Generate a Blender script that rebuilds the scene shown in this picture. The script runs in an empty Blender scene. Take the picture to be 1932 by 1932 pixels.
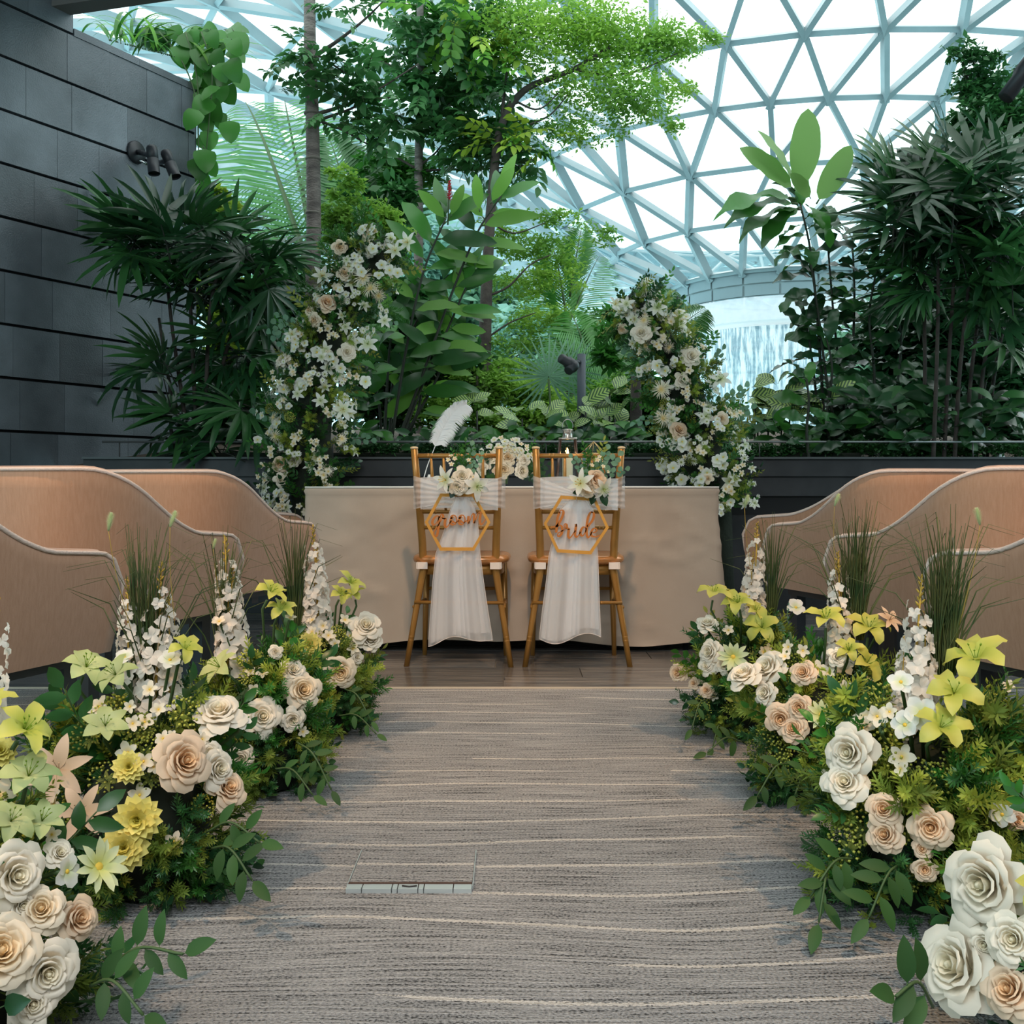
import bpy, math, random
import numpy as np
from mathutils import Vector, Matrix, noise
SC = bpy.context.scene
COL = SC.collection
PI = math.pi
F = 1932.0; CX = 966.0; HY = 905.0; CH = 0.786
# ---------------------------------------------------------------- camera
cam_d = bpy.data.cameras.new('camera'); cam = bpy.data.objects.new('camera', cam_d); COL.objects.link(cam)
cam.location = (0, 0, CH); cam.rotation_euler = (PI/2, 0, 0)
cam_d.sensor_width = 36; cam_d.lens = 36; cam_d.shift_y = -(966-HY)/1932; cam_d.clip_end = 500
SC.camera = cam
# ---------------------------------------------------------------- world, exposure
SC.view_settings.view_transform = 'Standard'; SC.view_settings.look = 'None'
SC.view_settings.exposure = 0.2; SC.view_settings.gamma = 1.0; SC.view_settings.use_curve_mapping = False
w = bpy.data.worlds.new('sky'); SC.world = w; w.use_nodes = True
nt = w.node_tree; nt.nodes.clear()
tc = nt.nodes.new('ShaderNodeTexCoord'); sx = nt.nodes.new('ShaderNodeSeparateXYZ'); cr_ = nt.nodes.new('ShaderNodeValToRGB')
bg = nt.nodes.new('ShaderNodeBackground'); wo = nt.nodes.new('ShaderNodeOutputWorld')
nt.links.new(tc.outputs['Generated'], sx.inputs[0]); nt.links.new(sx.outputs['Z'], cr_.inputs[0])
e = cr_.color_ramp.elements
e[0].position = 0.0; e[0].color = (0.42, 0.72, 0.78, 1)
e[1].position = 0.45; e[1].color = (0.93, 1.0, 1.0, 1)
k = e.new(0.20); k.color = (0.58, 0.86, 0.90, 1)
nt.links.new(cr_.outputs[0], bg.inputs[0]); nt.links.new(bg.outputs[0], wo.inputs[0])
bg.inputs[1].default_value = SKY = 2.3
cy = SC.cycles
cy.max_bounces = 7; cy.diffuse_bounces = 3; cy.glossy_bounces = 2; cy.transmission_bounces = 3
cy.transparent_max_bounces = 12; cy.sample_clamp_indirect = 4; cy.caustics_reflective = False; cy.caustics_refractive = False
cy.use_denoising = True
def light(name, kind, loc, power, color, size=.2, target=None, angle=60, blend=.5):
    d = bpy.data.lights.new(name, kind); d.energy = power; d.color = color
    if kind == 'AREA': d.shape = 'DISK'; d.size = size
    elif kind == 'SPOT': d.shadow_soft_size = size; d.spot_size = math.radians(angle); d.spot_blend = blend
    elif kind == 'SUN': d.angle = size
    else: d.shadow_soft_size = size
    o = bpy.data.objects.new(name, d); COL.objects.link(o); o.location = loc
    if target is not None:
        o.rotation_euler = (Vector(target)-Vector(loc)).to_track_quat('-Z', 'Y').to_euler()
    return o
WARM = (1.0, 0.62, 0.34)
LAMPS = [((-1.7, .9, 3.35), (-.85, 1.9, .2)), ((1.7, .9, 3.35), (.85, 1.9, .2)), ((-1.8, 2.2, 3.35), (-.8, 3.2, .3)),
         ((1.8, 2.2, 3.35), (.8, 3.2, .3)), ((0, 2.0, 3.35), (0, 4.3, .4))]
for i, (a, b) in enumerate(LAMPS):
    light('downlight_lamp', 'SPOT', a, 210 if i < 4 else 170, WARM, .05, b, 40 if i < 4 else 38, .9)
light('ceiling_panel_light', 'AREA', (0, -1.2, 3.3), 110, (.95, .98, 1.0), 2.4, (0, 1.0, 0))
# ---------------------------------------------------------------- materials
def _n(nt, t, **kw):
    n = nt.nodes.new(t)
    for a, v in kw.items(): setattr(n, a, v)
    return n
def mat(name, col, rough=.6, col2=None, ns=6, stretch=(1, 1, 1), bump=0, bs=60, metal=0, trans=0, rnd=0, spec=.5,
        radial=None, tint=None, sheen=0, alpha=1, contrast=(.35, .65), along=None):
    m = bpy.data.materials.new(name); m.use_nodes = True; nt = m.node_tree; L = nt.links
    b = nt.nodes['Principled BSDF']; out = nt.nodes['Material Output']
    b.inputs['Roughness'].default_value = rough; b.inputs['Metallic'].default_value = metal
    b.inputs['Specular IOR Level'].default_value = spec
    if sheen: b.inputs['Sheen Weight'].default_value = sheen
    tc = _n(nt, 'ShaderNodeTexCoord'); mp = _n(nt, 'ShaderNodeMapping'); mp.inputs['Scale'].default_value = stretch
    L.new(tc.outputs['Object'], mp.inputs[0])
    c = None
    if radial:                                     # petal colour changes from the heart of the flower to its rim
        ln = _n(nt, 'ShaderNodeVectorMath', operation='LENGTH'); ml = _n(nt, 'ShaderNodeVectorMath', operation='MULTIPLY')
        ml.inputs[1].default_value = (1, 1, 0) if not along else along
        L.new(tc.outputs['Object'], ml.inputs[0]); L.new(ml.outputs[0], ln.inputs[0])
        r = _n(nt, 'ShaderNodeValToRGB'); r.color_ramp.elements[0].position = radial[0]; r.color_ramp.elements[1].position = radial[1]
        r.color_ramp.elements[0].color = (*tint, 1); r.color_ramp.elements[1].color = (*col, 1)
        L.new(ln.outputs['Value'], r.inputs[0]); c = r.outputs[0]
    elif col2:
        nz = _n(nt, 'ShaderNodeTexNoise'); nz.inputs['Scale'].default_value = ns; nz.inputs['Detail'].default_value = 5
        L.new(mp.outputs[0], nz.inputs[0]); r = _n(nt, 'ShaderNodeValToRGB')
        r.color_ramp.elements[0].position = contrast[0]; r.color_ramp.elements[1].position = contrast[1]
        r.color_ramp.elements[0].color = (*col, 1); r.color_ramp.elements[1].color = (*col2, 1)
        L.new(nz.outputs[0], r.inputs[0]); c = r.outputs[0]
    if rnd:
        oi = _n(nt, 'ShaderNodeObjectInfo'); mr = _n(nt, 'ShaderNodeMapRange')
        mr.inputs[3].default_value = 1-rnd; mr.inputs[4].default_value = 1+rnd
        L.new(oi.outputs['Random'], mr.inputs[0])
        hs = _n(nt, 'ShaderNodeHueSaturation'); L.new(mr.outputs[0], hs.inputs['Value'])
        if c is not None: L.new(c, hs.inputs['Color'])
        else: hs.inputs['Color'].default_value = (*col, 1)
        c = hs.outputs[0]
    if c is not None: L.new(c, b.inputs['Base Color'])
    else: b.inputs['Base Color'].default_value = (*col, 1)
    if bump:
        bn = _n(nt, 'ShaderNodeTexNoise'); bn.inputs['Scale'].default_value = bs; bn.inputs['Detail'].default_value = 3
        L.new(mp.outputs[0], bn.inputs[0]); bp = _n(nt, 'ShaderNodeBump'); bp.inputs['Strength'].default_value = bump
        bp.inputs['Distance'].default_value = .01; L.new(bn.outputs[0], bp.inputs['Height']); L.new(bp.outputs[0], b.inputs['Normal'])
    res = b.outputs[0]
    if trans:
        t = _n(nt, 'ShaderNodeBsdfTranslucent'); mx = _n(nt, 'ShaderNodeMixShader'); mx.inputs[0].default_value = trans
        if c is not None: L.new(c, t.inputs[0])
        else: t.inputs[0].default_value = (*col, 1)
        L.new(b.outputs[0], mx.inputs[1]); L.new(t.outputs[0], mx.inputs[2]); res = mx.outputs[0]
    if alpha < 1:
        t = _n(nt, 'ShaderNodeBsdfTransparent'); mx = _n(nt, 'ShaderNodeMixShader'); mx.inputs[0].default_value = alpha
        L.new(t.outputs[0], mx.inputs[1]); L.new(res, mx.inputs[2]); res = mx.outputs[0]
    if res != b.outputs[0]: L.new(res, out.inputs[0])
    m.diffuse_color = (*col, 1)
    return m
def glassmat(name, col, gl=.06, rough=.03, deep=None):
    m = bpy.data.materials.new(name); m.use_nodes = True; nt = m.node_tree; nt.nodes.remove(nt.nodes['Principled BSDF'])
    t = _n(nt, 'ShaderNodeBsdfTransparent'); t.inputs[0].default_value = (*col, 1)
    g = _n(nt, 'ShaderNodeBsdfGlossy'); g.inputs['Roughness'].default_value = rough; mx = _n(nt, 'ShaderNodeMixShader')
    mx.inputs[0].default_value = gl
    if deep:                                   # glass seen at a slant is looked through over a longer way and tints more
        lw = _n(nt, 'ShaderNodeLayerWeight'); lw.inputs[0].default_value = .5; r = _n(nt, 'ShaderNodeValToRGB')
        r.color_ramp.elements[0].position = .35; r.color_ramp.elements[0].color = (*col, 1); r.color_ramp.elements[1].position = .92; r.color_ramp.elements[1].color = (*deep, 1)
        nt.links.new(lw.outputs['Facing'], r.inputs[0]); nt.links.new(r.outputs[0], t.inputs[0])
    nt.links.new(t.outputs[0], mx.inputs[1]); nt.links.new(g.outputs[0], mx.inputs[2]); nt.links.new(mx.outputs[0], nt.nodes['Material Output'].inputs[0])
    return m
def emit(name, col, s):
    m = bpy.data.materials.new(name); m.use_nodes = True; b = m.node_tree.nodes['Principled BSDF']
    b.inputs['Base Color'].default_value = (*col, 1); b.inputs['Emission Color'].default_value = (*col, 1); b.inputs['Emission Strength'].default_value = s
    return m
# leaves (what they are in daylight; the far ones paled to imitate haze)
G_dark = mat('leaf_dark', (.017, .066, .024), .28, trans=.22, rnd=.35)
G_deep = mat('leaf_deep', (.035, .13, .035), .36, trans=.25, rnd=.3)
G_mid = mat('leaf_mid', (.05, .205, .03), .36, trans=.35, rnd=.3)
G_lite = mat('leaf_light', (.15, .38, .05), .5, trans=.45, rnd=.25)
G_lime = mat('leaf_lime', (.30, .46, .05), .5, trans=.45, rnd=.2)
G_lemon = mat('leaf_lemon', (.36, .44, .06), .6, trans=.4, rnd=.25)
G_olive = mat('leaf_olive', (.24, .28, .045), .6, trans=.3, rnd=.3)
G_sprig = mat('leaf_sprig', (.21, .30, .045), .6, trans=.4, rnd=.35)
G_rose = mat('rose_leaf', (.035, .10, .025), .6, trans=.2, rnd=.25, spec=.3)
G_euc = mat('eucalyptus_leaf', (.16, .32, .20), .6, trans=.25, rnd=.15)
G_far = mat('far_leaf', (.20, .40, .26), .7, trans=.4, rnd=.1)  # desaturated green, some distance haze mixed into the colour for far trees
G_haze = mat('far_haze_leaf', (.35, .60, .50), .8, trans=.4, rnd=.1)  # paler still: distance haze put into the leaf colour
G_palm = mat('palm_leaf', (.12, .36, .11), .45, trans=.5, rnd=.15)
G_fine = mat('fine_leaf', (.13, .32, .06), .5, trans=.5, col2=(.32, .55, .08), ns=1.6)
G_comp = mat('compound_leaf', (.05, .17, .05), .45, trans=.4, rnd=.35)
G_grass = mat('grass_blade', (.04, .085, .025), .5, col2=(.15, .16, .05), ns=4, trans=.2)
G_seed = mat('foxtail_fluff', (.70, .80, .50), .8, trans=.5)
G_bud = mat('golden_bud', (.42, .28, .04), .7)
G_sedum = mat('sedum_bead', (.46, .48, .08), .7, rnd=.3)
BARK = mat('bark', (.085, .075, .07), .9, col2=(.19, .17, .155), ns=9, stretch=(1, 1, 2.5), bump=.8, bs=40)
BARKD = mat('bark_dark', (.035, .028, .026), .9, col2=(.07, .06, .05), ns=10, bump=.6, bs=40)
STEM = mat('green_stem', (.05, .10, .03), .6)
DSTEM = mat('dark_stem', (.022, .03, .02), .7)
# petals
ROSE_M = mat('rose_petal_cream', (.90, .79, .62), .6, radial=(.0, .7), tint=(.90, .68, .38), trans=.3, rnd=.05)
ROSEW_M = mat('rose_petal_white', (.92, .85, .72), .6, radial=(.0, .5), tint=(.90, .82, .60), trans=.3, rnd=.04)
ROSEP_M = mat('rose_petal_peach', (.86, .68, .50), .6, radial=(.0, .6), tint=(.90, .60, .32), trans=.3, rnd=.05)
ZIN_M = mat('zinnia_petal', (.88, .78, .24), .6, radial=(.0, .45), tint=(.70, .62, .10), trans=.25, rnd=.12)
LILYG_M = mat('lily_petal_green', (.50, .60, .24), .5, radial=(.1, .9), tint=(.62, .68, .35), trans=.35, rnd=.15)
LILYY_M = mat('lily_petal_yellow', (.66, .64, .14), .5, radial=(.1, .8), tint=(.45, .52, .08), trans=.35, rnd=.12)
LILYP_M = mat('lily_petal_peach', (.74, .56, .42), .6, radial=(.1, .9), tint=(.62, .44, .28), trans=.3)
LILYW_M = mat('lily_petal_white', (.90, .90, .84), .5, radial=(.1, .6), tint=(.72, .78, .45), trans=.35, rnd=.05)
BLOS_M = mat('blossom_petal', (.92, .84, .68), .6, radial=(.05, .5), tint=(.85, .66, .25), trans=.35, rnd=.06)
COSM_M = mat('cosmos_petal', (.80, .85, .50), .6, radial=(.1, .6), tint=(.70, .72, .2), trans=.35)
LARK_M = mat('larkspur_petal', (.88, .82, .74), .6, trans=.4, rnd=.05)
YEL = mat('flower_eye', (.75, .50, .06), .7)
# ---------------------------------------------------------------- mesh building
class MB:
    def __init__(s): s.v = []; s.f = []; s.m = []
    def add(s, v, f, mi=0, M=None):
        o = len(s.v)
        s.v.extend([tuple(M @ Vector(p)) for p in v] if M is not None else [tuple(p) for p in v])
        s.f.extend([tuple(i+o for i in q) for q in f]); s.m.extend([mi]*len(f)); return s
    def box(s, c, d, M=None, mi=0):
        x, y, z = c; a, b, h = d[0]/2, d[1]/2, d[2]/2
        v = [(x+i*a, y+j*b, z+k*h) for k in (-1, 1) for j in (-1, 1) for i in (-1, 1)]
        return s.add(v, [(0, 2, 3, 1), (4, 5, 7, 6), (0, 1, 5, 4), (2, 6, 7, 3), (0, 4, 6, 2), (1, 3, 7, 5)], mi, M)
    def tube(s, pts, r, n=8, mi=0, caps=True, M=None):
        pts = [Vector(p) for p in pts]; N = len(pts); rr = r if isinstance(r, (list, tuple)) else [r]*N
        v = []; f = []; up = None
        for i, p in enumerate(pts):
            t = (pts[min(i+1, N-1)]-pts[max(i-1, 0)])
            if t.length < 1e-9: t = Vector((0, 0, 1))
            t.normalize()
            if up is None: up = Vector((0, 0, 1)) if abs(t.z) < .9 else Vector((0, 1, 0))
            a = t.cross(up)
            if a.length < 1e-6: a = t.orthogonal()
            a.normalize(); b = a.cross(t).normalized(); up = b
            for k in range(n):
                q = 2*PI*k/n; v.append(p+(a*math.cos(q)+b*math.sin(q))*rr[i])
        for i in range(N-1):
            for k in range(n):
                f.append((i*n+k, i*n+(k+1) % n, (i+1)*n+(k+1) % n, (i+1)*n+k))
        if caps: f.append(tuple(range(n-1, -1, -1))); f.append(tuple((N-1)*n+k for k in range(n)))
        return s.add(v, f, mi, M)
    def lathe(s, prof, n=16, c=(0, 0, 0), mi=0, M=None, cap=True):
        v = []; f = []
        for r, z in prof:
            for k in range(n): q = 2*PI*k/n; v.append((c[0]+r*math.cos(q), c[1]+r*math.sin(q), c[2]+z))
        for i in range(len(prof)-1):
            for k in range(n): f.append((i*n+k, i*n+(k+1) % n, (i+1)*n+(k+1) % n, (i+1)*n+k))
        if cap: f.append(tuple(range(n-1, -1, -1))); f.append(tuple((len(prof)-1)*n+k for k in range(n)))
        return s.add(v, f, mi, M)
    def grid(s, fn, nu, nv, mi=0, M=None, wrap=False):
        v = [fn(i/nu, j/nv) for j in range(nv+1) for i in range(nu+1)]
        f = [(j*(nu+1)+i, j*(nu+1)+i+1, (j+1)*(nu+1)+i+1, (j+1)*(nu+1)+i) for j in range(nv) for i in range(nu)]
        return s.add(v, f, mi, M)
    def prism(s, poly, y0, y1, mi=0, M=None, inner=None):      # polygon in x,z pulled along y
        n = len(poly); v = [(x, y0, z) for x, z in poly]+[(x, y1, z) for x, z in poly]
        if inner is None:
            f = [tuple(range(n)), tuple(range(2*n-1, n-1, -1))]+[(i, n+i, n+(i+1) % n, (i+1) % n) for i in range(n)]
        else:
            v += [(x, y0, z) for x, z in inner]+[(x, y1, z) for x, z in inner]; f = []
            for i in range(n):
                j = (i+1) % n
                f += [(i, j, 2*n+j, 2*n+i), (n+j, n+i, 3*n+i, 3*n+j), (j, i, n+i, n+j), (2*n+i, 2*n+j, 3*n+j, 3*n+i)]
        return s.add(v, f, mi, M)
    def blade(s, L, W, n=5, droop=.4, fold=.25, wave=0, a=.8, b=.8, M=None, mi=0, wf=3, rows=3, z0=0):
        v = []; y = 0; z = z0; ds = L/n
        for i in range(n+1):
            t = i/n; wd = W*max(.02, math.sin(PI*min(.999, max(.001, t))**a)**b if 0 < t < 1 else .03)
            an = droop*t
            wv = wave*math.sin(wf*2*PI*t)*wd
            ny, nz = math.cos(an), math.sin(an)
            v.append((-wd, y+(fold*wd+wv)*ny, z+(fold*wd+wv)*nz)); v.append((0, y, z)); v.append((wd, y+(fold*wd-wv)*ny, z+(fold*wd-wv)*nz))
            y -= math.sin(an)*ds; z += math.cos(an)*ds
        f = []
        for i in range(n):
            for k in (0, 1): f.append((i*3+k, i*3+k+1, i*3+k+4, i*3+k+3))
        return s.add(v, f, mi, M)
    def mesh(s, name, mats, smooth=True):
        me = bpy.data.meshes.new(name); me.from_pydata(s.v, [], s.f)
        for m in (mats if isinstance(mats, (list, tuple)) else [mats]): me.materials.append(m)
        if any(s.m): me.polygons.foreach_set('material_index', s.m)
        if smooth: me.polygons.foreach_set('use_smooth', [True]*len(s.f))
        me.update(); return me
def P(px, py, Y): return Vector(((px-CX)*Y/F, Y, CH+(HY-py)*Y/F))
def link(name, data, parent=None, M=None, loc=None, rz=None, scale=None):
    o = bpy.data.objects.new(name, data); COL.objects.link(o)
    if parent is not None: o.parent = parent
    if M is not None: o.matrix_local = M
    if loc is not None: o.location = loc
    if rz is not None: o.rotation_euler = (0, 0, rz)
    if scale is not None: o.scale = (scale,)*3
    return o
def tag(o, label=None, cat=None, group=None, kind=None):
    if label: o['label'] = label
    if cat: o['category'] = cat
    if group: o['group'] = group
    if kind: o['kind'] = kind
    return o
def empty(name, loc, label, cat, group=None, rz=0):
    o = bpy.data.objects.new(name, None); COL.objects.link(o); o.location = loc; o.rotation_euler = (0, 0, rz); o.empty_display_size = .05
    return tag(o, label, cat, group)
def part(name, mb, m, parent=None, smooth=True, **kw): return link(name, mb.mesh(name, m, smooth), parent, **kw)
def rot(ax, a): return Matrix.Rotation(a, 4, ax)
def T(x, y=0, z=0): return Matrix.Translation(Vector(x) if not isinstance(x, (int, float)) else Vector((x, y, z)))
def S(x): return Matrix.Scale(x, 4)
def orient(p, d, roll=0, up=(0, 0, 1), s=1.0):      # local Z -> d, local Y -> as near to `up` as it can be
    z = Vector(d).normalized(); u = Vector(up); y = u-z*u.dot(z)
    if y.length < 1e-3: y = z.orthogonal()
    y.normalize(); x = y.cross(z)
    R = Matrix((x, y, z)).transposed().to_4x4()
    return T(p) @ R @ rot('Z', roll) @ S(s)
def cr(pts, n=6):
    pts = [Vector(p) for p in pts]; q = [pts[0]*2-pts[1]]+pts+[pts[-1]*2-pts[-2]]; out = []
    for i in range(1, len(q)-2):
        for k in range(n):
            t = k/n; a, b, c, d = q[i-1], q[i], q[i+1], q[i+2]
            out.append(.5*((2*b)+(c-a)*t+(2*a-5*b+4*c-d)*t*t+(3*b-a-3*c+d)*t**3))
    out.append(pts[-1]); return out
R = random.Random(7)
def rv(s=1): return Vector((R.uniform(-s, s), R.uniform(-s, s), R.uniform(-s, s)))
def kidloc(parent, M): return parent.matrix_basis.inverted() @ M
# ---------------------------------------------------------------- flowers and leaves (each kind one shared mesh, unit size, facing local Z)
def rose_mesh(name, m, seed, loose=0):
    r = random.Random(seed); mb = MB()
    layers = [(2, .10, .14, .42, 1.9), (3, .20, .26, .44, 1.5), (3, .32, .42, .42, 1.25), (4, .44, .60, .36, .95), (5, .56, .82, .26, .78), (5, .62, 1.0+loose, .08, .72), (4, .6, 1.06+loose, -.14, .7)]
    for li, (n, r0, r1, zt, aw) in enumerate(layers):
        off = r.random()*6
        for k in range(n):
            ph = off+2*PI*k/n+r.uniform(-.12, .12); sc = r.uniform(.92, 1.08); wv = r.uniform(0, 6); nu, nv = (5, 5) if li > 1 else (5, 4)
            def fn(u, v, ph=ph, sc=sc, r0=r0, r1=r1, zt=zt, aw=aw, li=li, wv=wv):
                uu = u*2-1; edge = math.sqrt(max(0, 1-.75*abs(uu)**2.6)) if v > .3 else 1
                vv = v*edge; a = ph+uu*aw*(.45+.55*math.sin(min(1, v*1.35)*PI/2))
                rad = (.06+(r0-.06)*min(1, vv*2.2)+(r1-r0)*max(0, vv-.25)**1.4*1.5)*(1+.10*uu)*sc
                z = -.52+(zt+.52)*math.sin(min(1, vv*1.1)*PI/2)
                if vv > .75: z -= (vv-.75)*(.10+.13*li); rad += (vv-.75)*.13*li/3
                z += .035*math.sin(3*uu+wv)*vv*(1+li*.3)
                return (rad*math.cos(a), rad*math.sin(a), z)
            mb.grid(fn, nu, nv)
    mb.lathe([(.16, -.2), (.13, .1), (.09, .3), (.03, .38), (.005, .39)], 8)
    return mb.mesh(name, m)
def zinnia_mesh(name, m, rings=((5, .28, .30), (8, .48, .26), (11, .68, .16), (13, .86, .03), (14, 1.0, -.12)), w=.24, seed=1):
    mb = MB(); r = random.Random(seed)
    for i, (n, L, z) in enumerate(rings):
        for k in range(n):
            a = 2*PI*(k+.5*(i % 2))/n+r.uniform(-.08, .08); t = 1.25-.34*i+r.uniform(-.1, .1)
            d = Vector((math.cos(a)*math.cos(t), math.sin(a)*math.cos(t), math.sin(t)))
            mb.blade(L*1.02, w*(.7+.3*L), 4, droop=-.35, fold=.35, a=1.75, b=.42, M=orient((0, 0, z*.4-.1), d, up=(0, 0, 1)))
    return mb.mesh(name, m)
def star_mesh(name, mats, n=6, W=.24, tilt=.55, droop=1.0, stamen=6, a=.85, b=.8, eye=0, wave=.1, seed=1, fold=.22, L=1.0):
    mb = MB(); r = random.Random(seed)
    for k in range(n):
        q = 2*PI*k/n+r.uniform(-.07, .07); t = tilt+r.uniform(-.12, .12)+(.12 if k % 2 else 0)
        d = Vector((math.cos(q)*math.cos(t), math.sin(q)*math.cos(t), math.sin(t)))
        mb.blade(L*r.uniform(.9, 1.08), W*(1 if k % 2 else .85), 6, droop=droop*r.uniform(.7, 1.3), fold=fold, wave=wave, a=a, b=b, wf=2, M=orient((0, 0, 0), d))
    for k in range(stamen):
        q = 2*PI*k/stamen+.3; d = Vector((math.cos(q)*.35, math.sin(q)*.35, 1)).normalized()
        mb.tube([(0, 0, 0), d*.3, d*.55], [.012, .01, .01], 4, 1); mb.tube([d*.53, d*.60+Vector((.03, .02, 0))], [.03, .02], 4, 1)
    if eye: mb.lathe([(eye, 0), (eye, .06), (eye*.6, .12), (.01, .14)], 8, mi=1)
    return mb.mesh(name, mats)
def larkspur_mesh(name, seed, n=32):
    mb = MB(); r = random.Random(seed)
    mb.tube([(0, 0, 0), (.01, 0, .5), (0, .01, 1)], [.012, .009, .004], 5, 1)
    for i in range(n):
        t = i/n; z = .04+.80*t; s = .056*(1-t)**.6+.024; a = i*2.4+r.uniform(-.4, .4); off = .028+s*.75+.02*r.random()
        d = Vector((math.cos(a), math.sin(a), .15+r.uniform(-.2, .3))); p = Vector((math.cos(a)*off, math.sin(a)*off, z))
        for k in range(5):
            q = 2*PI*k/5+r.random(); dd = d.normalized()*(.35 if k else .1)
            o = d.orthogonal().normalized(); o2 = d.cross(o).normalized()
            mb.blade(s*1.15, s*.46, 3, droop=.7, fold=.35, wave=.3, a=1.05, b=.75, M=orient(p, (o*math.cos(q)+o2*math.sin(q)+dd), up=d))
    for i in range(12):
        t = i/12; z = .82+.2*t; a = i*2.4; s = .022*(1-.4*t); d = Vector((math.cos(a), math.sin(a), 1.2))
        p = Vector((0, 0, z-.02)); q = p+d.normalized()*s*2.2
        mb.tube([p, p.lerp(q, .6), q], [.004, s*.42, .002], 5, 1)
    return mb.mesh(name, [LARK_M, G_bud])
def sedum_mesh(name, m, seed, n=55):
    mb = MB(); r = random.Random(seed)
    mb.tube([(0, 0, -1.2), (0, 0, -.4)], .05, 4, 1)
    for i in range(n):
        t = (i+.5)/n; ph = math.acos(1-1.3*t); th = i*2.39996; rr = r.uniform(.85, 1.05)
        p = Vector((math.sin(ph)*math.cos(th)*rr, math.sin(ph)*math.sin(th)*rr, math.cos(ph)*.62*rr)); s = .10
        mb.add([p+Vector(v)*s for v in ((1, 0, 0), (0, 1, 0), (-1, 0, 0), (0, -1, 0), (0, 0, 1.3), (0, 0, -1))], [(0, 1, 4), (1, 2, 4), (2, 3, 4), (3, 0, 4), (1, 0, 5), (2, 1, 5), (3, 2, 5), (0, 3, 5)])
        if i % 4 == 0: mb.tube([(0, 0, -.4), p], .018, 3, 1, caps=False)
    for k in range(6):
        q = k*1.05; mb.blade(.8, .16, 3, .4, M=orient((0, 0, -.6), (math.cos(q), math.sin(q), .1)), mi=2)
    return mb.mesh(name, [m, STEM, G_olive])
def fern_mesh(name, m, seed, side=7, nn=9, nl=.16):
    mb = MB(); r = random.Random(seed); pts = cr([(0, 0, 0), (.02, -.01, .35), (.0, -.06, .7), (.03, -.16, 1)], 4)
    mb.tube(pts, [.012*(1-.7*i/len(pts)) for i in range(len(pts))], 4)
    def needles(base, d, L, n):
        d = Vector(d).normalized()
        for i in range(n):
            t = .15+.85*i/n; p = Vector(base)+d*L*t
            for sd in (0, 2.1, 4.2):
                o = d.orthogonal().normalized(); a = sd+i*.9; dd = (Matrix.Rotation(a, 3, d) @ o)*.9+d*.75
                l = nl*(1-.45*t)*r.uniform(.8, 1.2); q = p+dd.normalized()*l; wv = dd.cross(d).normalized()*.014
                mb.add([p-wv*.5, p.lerp(q, .5)-wv, q, p.lerp(q, .5)+wv], [(0, 1, 2, 3)])
    for i in range(side):
        t = .22+.62*i/side; k = int(t*(len(pts)-1)); p = pts[k]; a = i*2.4
        d = Vector((math.cos(a), math.sin(a), .9)); L = .42*(1-.55*t)
        mb.tube([p, p+d.normalized()*L], [.007, .003], 3, caps=False); needles(p, d, L, nn)
    needles(pts[len(pts)//2], pts[-1]-pts[len(pts)//2], .58, nn+3)
    return mb.mesh(name, m)
def leafsprig_mesh(name, m, seed, n=11, L=.34, W=.10, spread=1.0, droop=.6, a=.8):
    mb = MB(); r = random.Random(seed); pts = cr([(0, 0, 0), (.02, -.01, .35), (-.02, -.05, .7), (.02, -.12, 1)], 4)
    mb.tube(pts, [.014*(1-.7*i/len(pts)) for i in range(len(pts))], 4, 1)
    for i in range(n):
        t = .12+.88*i/(n-1); p = pts[min(len(pts)-1, int(t*(len(pts)-1)))]; q = i*PI+r.uniform(-.5, .5) if i < n-1 else 0
        d = Vector((math.cos(q)*spread, r.uniform(-.3, .3), .7)) if i < n-1 else Vector((0, -.2, 1))
        mb.blade(L*r.uniform(.8, 1.1)*(1-.25*t), W*r.uniform(.85, 1.1), 4, droop, .2, a=a, M=orient(p, d, up=(0, 1, 0)))
    return mb.mesh(name, [m, STEM])
def grass_mesh(name, seed, n=58):
    mb = MB(); r = random.Random(seed)
    for i in range(n):
        a = r.random()*6.28; b = r.uniform(0, .07); h = r.uniform(.5, 1.0)**1.2; lean = r.uniform(.0, .10) if r.random() < .85 else r.uniform(.2, .45)
        p0 = Vector((b*math.cos(a)*.6, b*math.sin(a)*.6, 0)); c = Vector((math.cos(a), math.sin(a), 0))
        mb.tube([p0, p0+c*lean*.2+Vector((0, 0, h*.35)), p0+c*lean*.6+Vector((0, 0, h*.72)), p0+c*lean*1.25+Vector((0, 0, h*(1 if lean < .2 else .85)))], [.0065, .0055, .004, .0012], 3, caps=False)
    for i in range(16):
        a = r.random()*6.28; c = Vector((math.cos(a), math.sin(a), 0)); h = r.uniform(.5, .95); s = r.uniform(.1, .35)
        p = c*.05+Vector((0, 0, h*.6)); mb.tube([p, p+c*s*.6+Vector((0, 0, h*.45)), p+c*s*1.4+Vector((0, 0, h*.38))], [.003, .0025, .001], 3, caps=False)
    return mb.mesh(name, G_grass)
def foxtail_mesh(name, seed):
    mb = MB(); r = random.Random(seed); st = cr([(0, 0, 0), (0, .0, .5), (.03, 0, .86)], 4)
    mb.tube(st, .0025, 4, 1); b0 = Vector(st[-1]); d = Vector((.45, 0, 1)).normalized()
    for i in range(300):
        t = i/300; p = b0+d*t*.14; a = i*2.4; o = d.orthogonal().normalized(); dd = (Matrix.Rotation(a, 3, d) @ o)+d*.9
        l = .055*math.sin(PI*(.12+.8*t))*r.uniform(.6, 1.1)+.008; q = p+dd.normalized()*l; wv = dd.cross(d).normalized()*.0022
        mb.add([p-wv, q, p+wv], [(0, 1, 2)])
    mb.tube([b0, b0+d*.07, b0+d*.14], [.008, .011, .004], 6)
    return mb.mesh(name, [G_seed, G_bud])
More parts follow.
